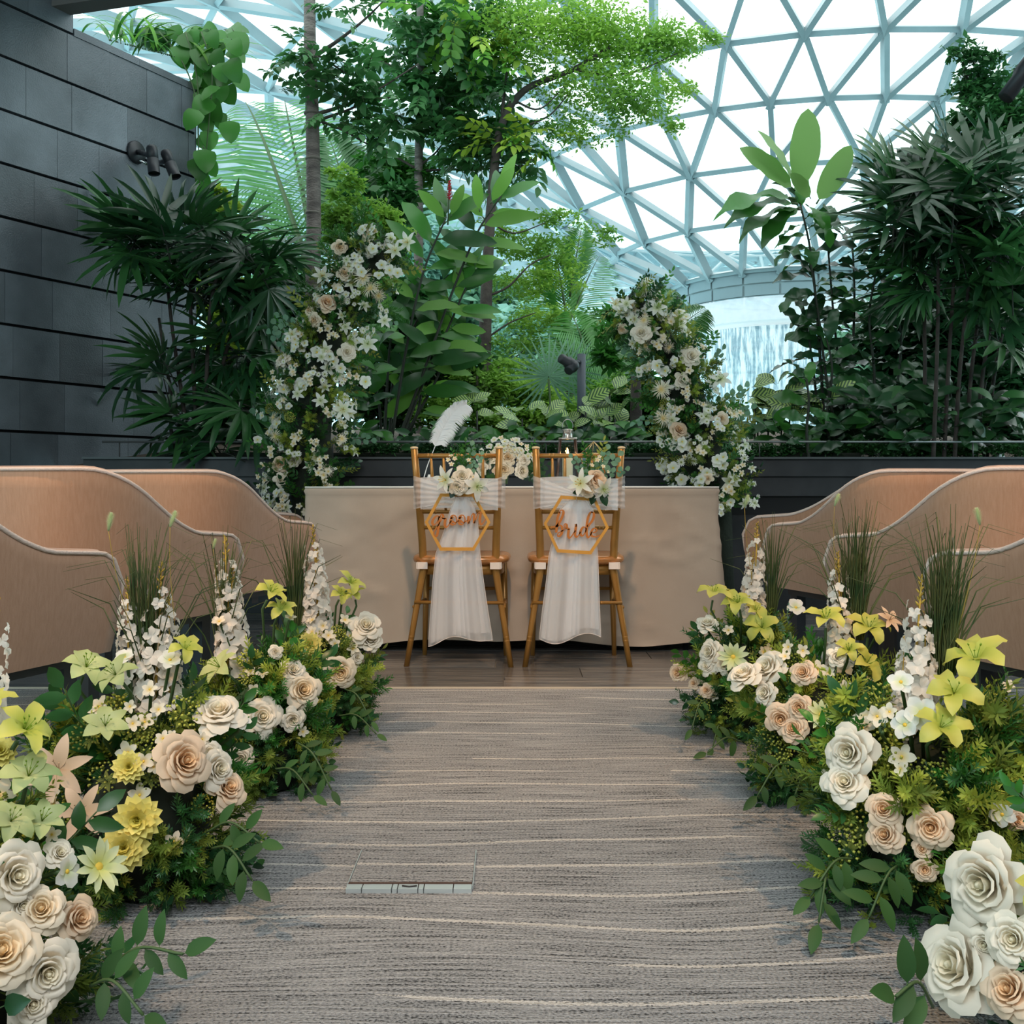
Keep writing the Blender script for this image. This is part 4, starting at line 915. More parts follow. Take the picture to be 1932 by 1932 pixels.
p2 = bouquet('flower_posy', (1106, 925), 4.13, [('lw', 1096, 912, 31, -.3, .2), ('rose', 1110, 923, 15, 0, -.2), ('rosep', 1126, 903, 19, .4, .3), ('lw', 1137, 922, 26, .5, -.3), ('bl', 1127, 868, 6, .2, .3), ('bl', 1117, 878, 5, 0, .4), ('bl', 1138, 880, 5, .3, .4), ('bl', 1131, 862, 4.5, .2, .7), ('bl', 1147, 890, 4, .5, .2)],
   [(SPR[2:3], 1112, 900, -.15, 1, .13), (EUC, 1118, 898, .9, .75, .13), (SPR[2:3]+EUC, 1120, 900, .5, 1, .12), (EUC, 1110, 900, -.7, .8, .10), (FERN[1:2], 1112, 895, 0, 1, .10), ([LF], 1100, 925, -1, -.3, .045), ([LF], 1120, 930, -.2, -1, .05), ([LF], 1133, 930, .5, -1, .06), ([LF], 1128, 925, .9, -.5, .05), (EUC, 1128, 898, 1, .2, .11), (SPR[4:], 1120, 895, .3, 1, .14)],
   'white lily and peach rose posy on the bride chair', 'flower posy', 4, 'posies on the chairs')
fl_ = [('rose', 958, 862, 15, 0, .2), ('rose', 950, 886, 16, -.1, -.2), ('rosew', 986, 888, 14, .5, 0), ('rosew', 990, 866, 10, .5, .4), ('rosep', 936, 888, 8, -.3, 0), ('rose', 925, 862, 14, -.5, .3), ('rosew', 908, 884, 12, -.8, 0), ('rosew', 918, 878, 8, -.6, 0)]
rq = random.Random(8)
for i in range(60):
    a = rq.uniform(0, PI); d = rq.uniform(.45, 1.05); fl_.append(('orch' if i % 3 else 'bl', 953+52*d*math.cos(a), 872-44*d*math.sin(a), rq.uniform(5.5, 9), math.cos(a)*.8, math.sin(a)))
bouquet('flower_centrepiece', (953, 905), 5.02, fl_, [(SPR[1:2]+SPR[3:4], 953+30*math.cos(i*.9), 888, math.cos(i*.9)*1.2, .25 if i % 2 else -.25, .13) for i in range(8)]+[(EUC, 975, 880, .8, .2, .10), (SPR[2:3], 940, 870, -.5, .9, .13), (SPR[2:3], 985, 870, .6, .9, .11)],
        'low centrepiece of cream roses and white orchids between the two chairs', 'centrepiece', 6)
# quill
q = empty('feather_quill', P(810, 900, 4.95), 'white ostrich feather quill standing on the table at left', 'feather quill'); iv = T(-q.location)
FEA = mat('feather', (.97, .97, .97), .8, trans=.3); sp_ = cr([P(x, y, 4.95) for x, y in ((796, 916), (806, 880), (817, 852), (828, 825), (843, 795), (861, 773), (880, 763))], 8); sp_ = [iv @ p for p in sp_]
mb = MB(); mb.tube(sp_, [.0028*(1-.8*i/len(sp_)) for i in range(len(sp_))], 5); part('shaft', mb, FEA, q)
mb = MB(); rf = random.Random(4); N = len(sp_)
for i in range(430):
    t = .40+.6*i/430; k = t*(N-1.001); p = sp_[int(k)].lerp(sp_[min(N-1, int(k)+1)], k-int(k)); tg = (sp_[min(N-1, int(k)+1)]-sp_[int(k)-1]).normalized(); tt_ = (t-.4)/.6
    sdv = Vector((tg.z, 0, -tg.x))*(1 if i % 2 else -1); l = (.080 if i % 2 else .066)*math.sin(PI*(.2+.68*tt_))**.6*rf.uniform(.8, 1.1)
    d = (sdv*.85+tg*.55+Vector((0, rf.uniform(-.3, .3), 0))).normalized(); e1 = p+d*l*.6; e2 = e1+(d*.5+Vector((.25*(1 if i % 2 else -.3), 0, -.7))).normalized()*l*.42; wv = tg*.0022
    mb.add([p-wv, e1-wv, e2, e1+wv, p+wv], [(0, 1, 3, 4), (1, 2, 3)])
part('vane', mb, FEA, q)['kind'] = 'stuff'
part('pen_stand', MB().lathe([(.03, -.03), (.03, -.02), (.012, -.01), (.007, .01), (.006, .012)], 16), mat('stand_white', (.8, .8, .78), .4), q)
# lantern
ln = empty('candle_lantern', (P(1071, 905, 5.0).x, 5.0, .752), 'tapered metal lantern with a lit cream candle behind the bride chair', 'lantern')
BRZ = mat('bronze_metal', (.10, .045, .03), .3, col2=(.25, .20, .18), ns=7, metal=.6); z0 = 0; zt = .232
def sq(r0, z): return [(-r0, -r0, z), (r0, -r0, z), (r0, r0, z), (-r0, r0, z)]
for k in range(4):
    a, bq = sq(.055, .008)[k], sq(.036, zt)[k]; mb = MB(); mb.tube([a, bq], .0055, 4); part('corner_post', mb, BRZ, ln)
mb = MB(); mb.box((0, 0, .006), (.125, .125, .012)); part('base', mb, BRZ, ln, smooth=False)
mb = MB(); mb.box((0, 0, zt+.003), (.088, .088, .008)); mb.lathe([(.030, zt+.005), (.026, zt+.012), (.022, zt+.04), (.028, zt+.043), (.028, zt+.047), (.01, zt+.05)], 16); part('cap', mb, mat('lantern_cap', (.55, .50, .45), .25, metal=.8), ln)
mb = MB(); mb.tube([(.026*math.cos(t), 0, zt+.066+.030*math.sin(t)) for t in [PI*1.25*i/16-.4 for i in range(17)]], .0016, 6); part('handle', mb, mat('handle_steel', (.5, .5, .5), .3, metal=.8), ln)
LG = glassmat('lantern_glass', (.93, .97, .97), .08)
for k in range(4):
    a0, a1 = sq(.052, .012)[k], sq(.052, .012)[(k+1) % 4]; c0, c1 = sq(.034, zt-.002)[k], sq(.034, zt-.002)[(k+1) % 4]; part('glass_pane', MB().add([a0, a1, c1, c0], [(0, 1, 2, 3)]), LG, ln, smooth=False)
cd = empty('pillar_candle', (ln.location.x, 5.0, .766), 'lit cream pillar candle inside the metal lantern', 'candle')
part('wax', MB().lathe([(.024, 0), (.025, .003), (.025, .135), (.022, .14), (.018, .134), (.001, .132)], 20), mat('wax', (.90, .82, .62), .5, trans=.3), cd)
part('flame', MB().lathe([(.001, .136), (.005, .146), (.0055, .152), (.003, .165), (.0005, .175)], 10), emit('flame', (1, .62, .22), 14), cd)
light('candle_light', 'POINT', (ln.location.x, 5.0, .766+.155), .35, (1, .55, .2), .008)
# geometric terrarium
te = empty('geometric_terrarium', (P(1120, 905, 5.12).x, 5.12, .752), 'gold-wired geometric glass terrarium behind the bride posy', 'terrarium')
GW = mat('brass_wire', (.75, .50, .22), .3, metal=.8); top = Vector((0, 0, .225)); ring = [Vector((.067*math.cos(a), .067*math.sin(a), .165)) for a in [PI/2+2*PI*k/5 for k in range(5)]]; low = [Vector((.045*math.cos(a), .045*math.sin(a), .005)) for a in [PI/2+PI/5+2*PI*k/5 for k in range(5)]]
for k in range(5):
    for a, bq in ((top, ring[k]), (ring[k], ring[(k+1) % 5]), (ring[k], low[k]), (ring[(k+1) % 5], low[k]), (low[k], low[(k+1) % 5])):
        mb = MB(); mb.tube([a, bq], .0019, 5); part('wire', mb, GW, te)
    part('glass_pane', MB().add([top, ring[k], ring[(k+1) % 5]], [(0, 1, 2)]), LG, te, smooth=False)
    part('glass_pane', MB().add([ring[k], low[k], ring[(k+1) % 5]], [(0, 1, 2)]), LG, te, smooth=False)
# ================================================================ ARRANGEMENTS ALONG THE AISLE
arrangement('cut-off flower arrangement in the bottom left corner with large cream roses', -.87, 1.44, .31, .20, .42,
  [('rose', 22, 1652, 54), ('rose', -2, 1800, 68), ('rosew', 85, 1832, 54), ('rose', 78, 1718, 42), ('rosep', 140, 1735, 40), ('rosew', 40, 1708, 26), ('orch', 118, 1645, 34), ('co', 175, 1640, 55), ('ly', 35, 1395, 62), ('lg', 50, 1480, 62), ('lg', 75, 1560, 50), ('bl', 96, 1575, 17), ('rosew', 110, 1612, 24), ('zin', 3, 1420, 30), ('rose', 60, 1890, 40), ('lg', 15, 1560, 55), ('ly', -20, 1340, 45)],
  [((-30, 1400), (-5, 1120), 0)], [], [], 21, 75, [((185, 1850), (345, 1800), 1.34, .050, 7), ((170, 1860), (270, 1915), 1.32, .05, 6)])
arrangement('flower arrangement second on the left with two yellow zinnias and pale peach lilies', -.71, 1.98, .20, .17, .43,
  [('lg', 158, 1272, 52), ('lg', 228, 1285, 48), ('lg', 198, 1378, 48), ('lp', 118, 1455, 68), ('lp', 160, 1535, 58), ('zin', 262, 1543, 46), ('zin', 236, 1600, 46), ('zin', 243, 1448, 32), ('rosep', 342, 1438, 50), ('rosep', 425, 1490, 36), ('rosew', 405, 1452, 34), ('rosew', 412, 1352, 42), ('orch', 452, 1368, 22), ('bl', 283, 1303, 17), ('bl', 246, 1333, 14), ('bl', 250, 1366, 17), ('bl', 308, 1395, 17), ('bl', 325, 1388, 11), ('bl', 270, 1437, 20), ('bl', 290, 1446, 14), ('orch', 237, 1245, 22), ('ly', 345, 1235, 36), ('orch', 320, 1250, 24), ('bl', 300, 1340, 16), ('rosew', 395, 1420, 20), ('bl', 380, 1395, 14)],
  [((290, 1330), (305, 1060), 0), ((245, 1270), (240, 1090), 1), ((318, 1320), (318, 1120), 1)], [((262, 1270), 985), ((285, 1280), 1000)], [((250, 1200), (190, 975)), ((330, 1180), (312, 968))], 22, 95,
  [((400, 1600), (475, 1660), 1.78, .055, 7), ((390, 1570), (490, 1590), 1.80, .05, 4)])
arrangement('flower arrangement third on the left with three cream roses facing the aisle', -.635, 2.62, .155, .14, .39,
  [('rose', 494, 1353, 32), ('rose', 569, 1303, 32), ('rosew', 552, 1266, 21), ('rose', 552, 1357, 20), ('rosew', 455, 1430, 22), ('ly', 505, 1130, 36), ('ly', 525, 1160, 32), ('lg', 425, 1268, 44), ('bl', 546, 1170, 13), ('bl', 480, 1300, 14), ('rosew', 520, 1230, 12), ('bl', 415, 1175, 14), ('bl', 570, 1380, 12)],
  [((440, 1250), (425, 1010), 1), ((430, 1240), (440, 1060), 0)], [((418, 1230), 990)], [((420, 1150), (395, 1020))], 23, 80, [((560, 1400), (625, 1490), 2.42, .045, 7), ((520, 1450), (590, 1500), 2.40, .045, 5)])
arrangement('flower arrangement farthest up the aisle on the left with pale lilies and zinnia', -.575, 3.18, .14, .13, .39,
  [('zin', 585, 1217, 25), ('rose', 641, 1267, 30), ('rosew', 690, 1184, 27), ('rosew', 698, 1212, 20), ('ly', 655, 1112, 32), ('ly', 640, 1130, 24), ('bl', 620, 1200, 13), ('bl', 650, 1172, 13), ('bl', 665, 1225, 13), ('zin', 601, 1330, 14), ('bl', 610, 1182, 12), ('bl', 632, 1215, 11), ('rosew', 672, 1240, 12), ('zin', 598, 1265, 12), ('ly', 670, 1130, 22)],
  [((600, 1185), (590, 990), 0), ((592, 1180), (598, 1030), 1)], [((555, 1180), 960)], [], 24, 80, [((640, 1350), (710, 1385), 2.98, .045, 5), ((650, 1300), (700, 1360), 3.0, .04, 5)])
arrangement('flower arrangement farthest up the aisle on the right with pale yellow gerbera', .71, 3.16, .165, .14, .40,
  [('rosep', 1280, 1270, 17), ('rosew', 1335, 1180, 19), ('rosew', 1342, 1232, 22), ('rosew', 1336, 1256, 17), ('rosep', 1310, 1290, 11), ('rosep', 1334, 1303, 13), ('co', 1384, 1240, 31), ('ly', 1345, 1130, 34), ('ly', 1395, 1148, 34), ('ly', 1440, 1192, 38), ('ly', 1420, 1160, 26), ('rose', 1366, 1256, 15), ('bl', 1375, 1190, 12), ('orch', 1500, 1150, 20), ('bl', 1400, 1275, 12)],
  [((1420, 1160), (1428, 985), 1), ((1412, 1150), (1422, 1040), 0)], [((1455, 1150), 965)], [((1420, 1100), (1397, 938))], 25, 85, [((1330, 1320), (1305, 1375), 2.98, .04, 5), ((1360, 1370), (1345, 1410), 2.96, .05, 4), ((1400, 1400), (1335, 1420), 2.9, .05, 3)])
arrangement('flower arrangement third on the right with clustered peach roses and chartreuse lilies', .765, 2.55, .185, .16, .41,
  [('rosew', 1453, 1265, 33), ('rose', 1406, 1278, 29), ('rosew', 1447, 1310, 22), ('rosep', 1517, 1271, 23), ('rosep', 1508, 1335, 23), ('rosep', 1474, 1356, 28), ('rosep', 1498, 1376, 25), ('co', 1547, 1350, 30), ('ly', 1558, 1182, 42), ('ly', 1638, 1200, 44), ('ly', 1625, 1262, 42), ('ly', 1600, 1235, 30), ('bl', 1490, 1222, 14), ('bl', 1515, 1228, 14), ('euc', 1490, 1190, 40), ('euc', 1478, 1200, 34), ('bl', 1482, 1240, 12), ('lp', 1672, 1175, 30), ('rosew', 1578, 1240, 16)],
  [((1585, 1240), (1580, 1040), 0), ((1575, 1230), (1592, 1090), 1), ((1560, 1270), (1570, 1180), 0)], [((1618, 1180), 940), ((1600, 1180), 960)], [((1578, 1100), (1568, 935))], 26, 90, [((1490, 1440), (1430, 1500), 2.32, .05, 6), ((1530, 1450), (1500, 1500), 2.3, .05, 4)])
arrangement('flower arrangement second on the right with tall larkspur and golden lilies', .78, 1.93, .225, .18, .44,
  [('rosew', 1608, 1420, 44), ('rosew', 1597, 1478, 38), ('rosep', 1668, 1528, 30), ('rosep', 1672, 1577, 32), ('rosep', 1757, 1560, 38), ('rosep', 1740, 1602, 18), ('rosep', 1745, 1640, 22), ('ly', 1842, 1265, 66), ('ly', 1800, 1320, 56), ('ly', 1765, 1385, 56), ('orch', 1890, 1538, 26), ('bl', 1655, 1352, 22), ('bl', 1680, 1345, 18), ('orch', 1570, 1400, 0.1), ('rosep', 1915, 1548, 20), ('euc', 1665, 1380, 46), ('bl', 1700, 1450, 15), ('bl', 1900, 1300, 16), ('orch', 1738, 1345, 34), ('orch', 1700, 1290, 26), ('orch', 1710, 1370, 30)],
  [((1725, 1360), (1738, 1085), 1), ((1745, 1340), (1745, 1150), 0), ((1700, 1330), (1705, 1200), 1)], [((1790, 1240), 950), ((1765, 1250), 985)], [((1810, 1180), (1862, 965))], 27, 110,
  [((1610, 1620), (1530, 1690), 1.76, .055, 6), ((1700, 1630), (1640, 1730), 1.72, .06, 7), ((1560, 1650), (1545, 1740), 1.74, .055, 4)])
arrangement('cut-off flower arrangement in the bottom right corner with two huge cream roses', .89, 1.44, .27, .22, .40,
  [('rosew', 1868, 1668, 72), ('rosew', 1818, 1828, 74), ('rosep', 1912, 1872, 50), ('rosew', 1915, 1772, 46), ('rosew', 1860, 1780, 26), ('ly', 1960, 1700, 50), ('orch', 1900, 1745, 20)],
  [((1990, 1500), (1980, 1250), 0)], [], [], 28, 80, [((1760, 1900), (1690, 1880), 1.28, .06, 5)])
# ================================================================ FLOWER PILLARS
def pillar(path, Y, label, big, seed, nsm, ngr):
    r = random.Random(seed); pts = [(P(x, y, Y), hw*Y/F) for x, y, hw in path]; root = empty('flower_pillar', (pts[0][0].x, Y, 0), label, 'flower pillar', 'curved flower pillars behind the table'); iv = T(-root.location)
    mb = MB(); cv = [Vector((pts[0][0].x, Y, 0))]+[p for p, w_ in pts]
    mb.tube([iv @ p for p in cv], [pts[0][1]*.5]+[w_*.42 for p, w_ in pts], 10); core = mb
    for i, v in enumerate(core.v): q_ = noise.noise(Vector(v)*9)*.04; core.v[i] = (v[0]+q_, v[1]+q_, v[2])
    part('stem_core', core, MOSS, root)
    def at(t):
        k = t*(len(pts)-1.001); i = int(k); f = k-i; p = pts[i][0].lerp(pts[i+1][0], f); w_ = pts[i][1]*(1-f)+pts[i+1][1]*f; tg = (pts[i+1][0]-pts[i][0]).normalized(); return p, w_, tg
    def sp(t, a, k=1.0):
        p, w_, tg = at(t); x = tg.cross(Vector((0, 1, 0))).normalized(); d = x*math.cos(a)-Vector((0, 1, 0))*math.sin(a); return p+d*w_*k, d, w_
    for i in range(ngr):
        t = r.uniform(0, 1); a = r.uniform(-.9, PI+.9) if i % 2 else r.uniform(.7, PI-.7); p, d, w_ = sp(t, a, r.uniform(.35, .6)); q_ = r.random()
        ms, nm = (FERN, 'fern_sprig') if q_ < .40 else (SPR, 'leaf_sprig')
        link(nm, r.choice(ms), root, M=iv @ orient(p, d+Vector((0, 0, r.uniform(-.2, .9)))+rv(.35), r.uniform(0, 6), s=r.uniform(.11, .16)*(.6+.4*min(1, w_/.2))))
    for i in range(int(ngr*.15)):
        t = r.uniform(.2, 1); a = r.choice((-.2, .1, PI+.2, PI-.1))+r.uniform(-.3, .3); p, d, w_ = sp(t, a, .6); link('leaf_sprig', r.choice([SPR[2], SPR[4], EUC[0], FERN[1]]), root, M=iv @ orient(p, d+Vector((0, 0, r.uniform(0, .9))), r.uniform(0, 6), s=r.uniform(.12, .21)))
    for i in range(nsm):
        t = r.random(); a = math.acos(r.uniform(-1, 1)) if i % 3 else r.uniform(-.25, PI+.25); p, d, w_ = sp(t, a, r.uniform(.72, 1.02)); kind = r.choices(['orch', 'lw', 'bl', 'da', 'rose', 'sp', 'sed'], [26, 22, 20, 18, 2, 3, 5])[0]
        s = dict(orch=.034, lw=.052, bl=.026, da=.021, rose=.034, sp=.05, sed=.03)[kind]*r.uniform(.7, 1.08)
        nn = d*.8+Vector((0, -.45, .15))+rv(.3); flower(root, kind, p, nn, s, r)
        if kind in ('orch', 'bl', 'da'):
            for j in range(r.randint(1, 3)): flower(root, kind, p+rv(.035)+d*.01, nn+rv(.4), s*r.uniform(.75, 1), r)
    for kind, px, py, rp in big:
        p = P(px, py, Y-.20); flower(root, kind, p, Vector((0, -1, .15))+rv(.4), rp*p.y/F, r)
    return root
pillar([(585, 965, 92), (588, 900, 96), (585, 830, 92), (588, 760, 92), (605, 690, 86), (632, 620, 72), (662, 555, 72), (690, 500, 66), (735, 455, 36)], 5.71, 'tall curved pillar of white flowers left of the table beside the trunk',
  [('rose', 641, 466, 14), ('rosep', 618, 570, 18), ('rose', 593, 604, 12), ('rose', 655, 664, 15), ('rose', 532, 678, 13), ('rosep', 528, 876, 14), ('rose', 530, 905, 12), ('lw', 770, 458, 24), ('lw', 746, 474, 22), ('lw', 607, 522, 24), ('lw', 694, 650, 24), ('orch', 598, 665, 15), ('orch', 612, 668, 14), ('lw', 648, 772, 24), ('lw', 598, 862, 20), ('orch', 535, 735, 14), ('orch', 565, 725, 15), ('rose', 650, 515, 14), ('sp', 700, 545, 24), ('sp', 685, 525, 24), ('orch', 720, 500, 12), ('orch', 735, 510, 12), ('orch', 750, 515, 12), ('orch', 715, 520, 12), ('lw', 725, 605, 16), ('orch', 690, 720, 14), ('rose', 553, 870, 12), ('orch', 486, 830, 10), ('lw', 585, 880, 16)], 31, 160, 300)
pillar([(1345, 965, 92), (1338, 900, 94), (1325, 840, 88), (1305, 780, 80), (1285, 720, 72), (1255, 660, 62), (1222, 605, 54), (1185, 560, 40)], 5.71, 'shorter curved pillar of white flowers right of the table before the waterfall',
  [('rosew', 1210, 627, 17), ('rosew', 1306, 671, 17), ('rose', 1287, 716, 13), ('rosep', 1281, 811, 17), ('lw', 1160, 575, 19), ('lw', 1182, 573, 17), ('lw', 1240, 582, 22), ('lw', 1360, 716, 24), ('lw', 1330, 786, 24), ('lw', 1375, 908, 24), ('sp', 1248, 735, 22), ('sp', 1250, 790, 22), ('rose', 1362, 790, 12), ('sp', 1215, 605, 18), ('da', 1300, 860, 9), ('da', 1285, 872, 9), ('da', 1310, 870, 9), ('da', 1400, 855, 9), ('da', 1405, 865, 9), ('orch', 1270, 883, 14), ('orch', 1285, 905, 14), ('orch', 1240, 690, 14), ('orch', 1255, 700, 12)], 32, 150, 290)
# ================================================================ PLANTS BEHIND
def leafcards(center, rad, n, ls, seed, clump=40, flat=.6, spread=.16, shell=.0):
    """many small folded leaves, gathered in clumps inside an ellipsoid"""
    g = np.random.default_rng(seed); c = np.array(center); rad = np.array(rad)
    nc = max(1, n//clump); d = g.normal(size=(nc, 3)); d /= np.linalg.norm(d, axis=1)[:, None]; d *= (g.uniform(shell, 1, size=(nc, 1)))**(1/2.2)
    cc = c+d*rad; idx = np.repeat(np.arange(nc), clump); m = len(idx); p = cc[idx]+g.normal(size=(m, 3))*np.array([spread, spread, spread*flat])*rad.mean()
    a = g.normal(size=(m, 3)); a[:, 2] = a[:, 2]*.5-.15; a /= np.linalg.norm(a, axis=1)[:, None]
    up = g.normal(size=(m, 3))*.5+np.array([0, 0, 1.]); b = np.cross(a, up); b /= np.linalg.norm(b, axis=1)[:, None]; nn = np.cross(b, a)
    L = (ls*g.uniform(.6, 1.25, size=(m, 1))); v = np.empty((m, 4, 3)); v[:, 0] = p; v[:, 1] = p+a*L*.5+b*L*.24+nn*L*.08; v[:, 2] = p+a*L; v[:, 3] = p+a*L*.5-b*L*.24+nn*L*.08
    return v.reshape(-1, 3)
def cards_obj(name, vs, m, parent):
    v = np.concatenate(vs) if isinstance(vs, list) else vs; v = v-np.array(parent.location); n = len(v)//4
    me = bpy.data.meshes.new(name); me.vertices.add(len(v)); me.vertices.foreach_set('co', v.astype(np.float32).ravel()); me.loops.add(n*4)
    me.loops.foreach_set('vertex_index', np.arange(n*4, dtype=np.int32)); me.polygons.add(n); me.polygons.foreach_set('loop_start', np.arange(0, n*4, 4, dtype=np.int32)); me.polygons.foreach_set('loop_total', np.full(n, 4, dtype=np.int32))
    me.materials.append(m); me.update(); me.validate(); o = link(name, me, parent); o['kind'] = 'stuff'; return o
def px_cloud(boxes, Y, ls, seed, dens=1.0, clump=40, depth=.5, flat=.5, spread=.16):
    """boxes: (px, py, rx, ry, n) crown lobes given where the photograph shows them, turned into lobes with real depth"""
    out = []
    for i, (x, y, rx, ry, n) in enumerate(boxes):
        yy = Y+R.uniform(-.2, .2)*depth; c = P(x, y, yy); k = yy/F; out.append(leafcards(c, (rx*k, max(rx, ry)*k*depth, ry*k), int(n*dens), ls, seed*50+i, clump, flat, spread))
    return out
def limb(mb, root, pts, Y, r0, r1, n=8, yo=0):
    cv = cr([P(x, y, Y+(q[0] if q else 0)+yo) for x, y, *q in pts], 5); N = len(cv); mb.tube([p-root.location for p in cv], [r0+(r1-r0)*i/(N-1) for i in range(N)], n); return cv
# --- tree 1: slim grey trunk left of centre
t1 = empty('slim_tree', P(590, 900, 7.2), 'slim grey tree trunk standing left of centre beside the palm frond', 'tree')
mb = MB(); limb(mb, t1, [(594, 880), (592, 620), (591, 500), (592, 400), (589, 215), (585, 100), (584, -30)], 7.2, .062, .040, 14); part('trunk', mb, BARK, t1)
for y in (214, 402, 300, 110): mb = MB(); c = P(588 if y < 300 else 591, y, 7.2)-t1.location; mb.lathe([(.046, -.012), (.056, -.004), (.056, .004), (.046, .012)], 16, c=tuple(c)); part('bark_ring', mb, mat('ring_bark', (.16, .15, .13), .9), t1)
for pts, r0 in (([(600, 102), (640, 75), (690, 35), (730, -5)], .016), ([(602, 214), (660, 195), (720, 165), (790, 120)], .014), ([(603, 226), (650, 210), (700, 190), (750, 182)], .011), ([(603, 228), (645, 245), (690, 270), (720, 285)], .010), ([(600, 104), (640, 130), (660, 145)], .008)):
    mb = MB(); limb(mb, t1, pts, 7.15, r0, .004, 6); part('branch', mb, BARKD, t1)
CL = [compound_mesh('compound_a', G_comp, 1), compound_mesh('compound_b', G_deep, 2, 7, .5, .13), compound_mesh('compound_c', G_comp, 3, 11, .36, .09)]
CLL = [compound_mesh('compound_l', G_lime, 4), compound_mesh('compound_m', G_lite, 5, 9, .42, .11)]
def sprays(root, lobes, Y, ms, L, seed, name='leaf_spray', droop=-.3):
    r = random.Random(seed); iv = T(-root.location)
    for x, y, rx, ry, n in lobes:
        for i in range(n):
            a = r.uniform(0, 6.28); d = math.sqrt(r.random()); yy = Y+r.uniform(-.5, .5)*rx*Y/F; p = P(x+rx*d*math.cos(a), y+ry*d*math.sin(a), yy)
            link(name, r.choice(ms), root, M=iv @ orient(p, (r.uniform(-1, 1), r.uniform(-1, .6), r.uniform(droop-.5, .5)), r.uniform(-.5, .5), s=L*r.uniform(.7, 1.25)))
sprays(t1, [(640, 145, 60, 35, 16), (555, 95, 30, 25, 8), (535, 150, 20, 25, 4), (680, 175, 60, 30, 18), (650, 215, 55, 30, 14), (700, 245, 40, 30, 10), (660, 12, 60, 12, 10), (610, 110, 40, 30, 8)], 7.1, CL, .20, 1)
# --- tree 2: second trunk with dark hanging leaves and bright young ones
t2 = empty('broadleaf_tree', P(792, 900, 8.8), 'leafy tree with dark drooping leaves and lime shoots at top centre', 'tree')
mb = MB(); limb(mb, t2, [(790, 880), (789, 600), (790, 430), (790, 300), (794, 150), (792, -20)], 8.8, .045, .030, 12); part('trunk', mb, BARK, t2)
for pts, r0 in (([(785, 318), (740, 292), (700, 268), (660, 240)], .012), ([(797, 322), (850, 320), (900, 322)], .012), ([(795, 310), (820, 290), (840, 265)], .012), ([(795, 240), (840, 200), (900, 150)], .018), ([(793, 170), (750, 130), (700, 110)], .014), ([(795, 120), (850, 60), (900, 20)], .016), ([(900, 320), (960, 315), (1010, 310)], .008)):
    mb = MB(); limb(mb, t2, pts, 8.8, r0, .005, 6); part('branch', mb, BARKD, t2)
sprays(t2, [(840, 30, 110, 45, 34), (830, 110, 100, 45, 42), (880, 160, 100, 40, 36), (800, 200, 60, 40, 22), (860, 235, 100, 35, 30), (920, 290, 100, 30, 34), (980, 320, 50, 22, 10), (730, 95, 30, 30, 8), (760, 220, 40, 40, 10)], 8.6, CL, .26, 2)
sprays(t2, [(900, 60, 70, 40, 14), (960, 100, 40, 30, 8), (1020, 255, 40, 25, 8), (850, 15, 80, 20, 8), (940, 265, 50, 20, 6)], 8.3, CLL, .26, 3, 'young_leaf_spray')
cards_obj('inner_foliage', px_cloud([(840, 60, 110, 55, 1500), (860, 160, 100, 55, 1700), (900, 260, 110, 45, 1300), (770, 330, 80, 25, 700), (700, 300, 60, 25, 250), (690, 110, 40, 40, 150)], 9.0, .09, 4), G_mid, t2)
# --- tree 3: dark trunk with cloud of tiny leaves
t3 = empty('fine_leaf_tree', P(915, 900, 8.4), 'dark trunked tree spreading a cloud of tiny leaves over the right of centre', 'tree')
mb = MB(); limb(mb, t3, [(905, 880), (913, 720), (916, 600), (921, 480), (930, 350), (945, 240), (990, 170), (1080, 132), (1150, 90)], 8.4, .062, .016, 12); part('trunk', mb, BARKD, t3)
for pts, r0 in (([(970, 190), (1020, 205), (1075, 150)], .010), ([(1000, 235), (1040, 215), (1078, 170)], .010), ([(945, 240), (960, 120), (1000, 20)], .016), ([(918, 560), (960, 540), (1000, 500), (1040, 480)], .012), ([(916, 640), (960, 610), (1010, 590)], .010), ([(925, 420), (970, 440), (1030, 420)], .010), ([(1080, 132), (1180, 140), (1280, 100)], .010), ([(914, 700), (950, 690), (990, 660)], .008)):
    mb = MB(); limb(mb, t3, pts, 8.4, r0, .004, 6); part('branch', mb, BARKD, t3)
cards_obj('foliage', px_cloud([(1010, 60, 110, 70, 7000), (1100, 50, 110, 60, 7000), (1180, 90, 110, 55, 6500), (1270, 75, 70, 35, 2600), (1340, 62, 40, 20, 500), (1120, 165, 120, 45, 5200), (1200, 195, 90, 40, 3200), (1270, 165, 60, 20, 900), (1060, 240, 70, 40, 1600), (1260, 240, 50, 18, 400), (950, 30, 60, 50, 2500), (1130, 250, 60, 25, 700)], 8.4, .046, 5, .46, 24, .6, .5, .26), G_fine, t3)
cards_obj('foliage', px_cloud([(1040, 410, 70, 22, 700), (1020, 470, 90, 25, 1500), (1000, 540, 100, 28, 1800), (1030, 600, 90, 25, 1500), (980, 650, 80, 28, 1300), (960, 720, 90, 45, 2400), (1050, 510, 60, 30, 800), (1130, 440, 40, 30, 400), (950, 440, 50, 40, 900)], 8.6, .046, 6, .75, 24, .5, .4, .2), G_fine, t3)
# --- tree 4 top right
t4 = empty('bushy_tree', P(1880, 900, 8.6), 'dark small-leaved tree reaching up at the top right edge', 'tree')
mb = MB(); limb(mb, t4, [(1890, 880), (1880, 500), (1860, 300), (1830, 180), (1817, 110)], 8.6, .04, .008, 8); part('trunk', mb, BARKD, t4)
cards_obj('foliage', px_cloud([(1835, 105, 45, 30, 500), (1860, 160, 60, 40, 1100), (1880, 220, 80, 50, 2800), (1910, 270, 80, 50, 3200), (1820, 240, 30, 40, 500), (1950, 180, 60, 60, 1500)], 8.6, .07, 7, 1, 26, .6, .5, .2), G_deep, t4)
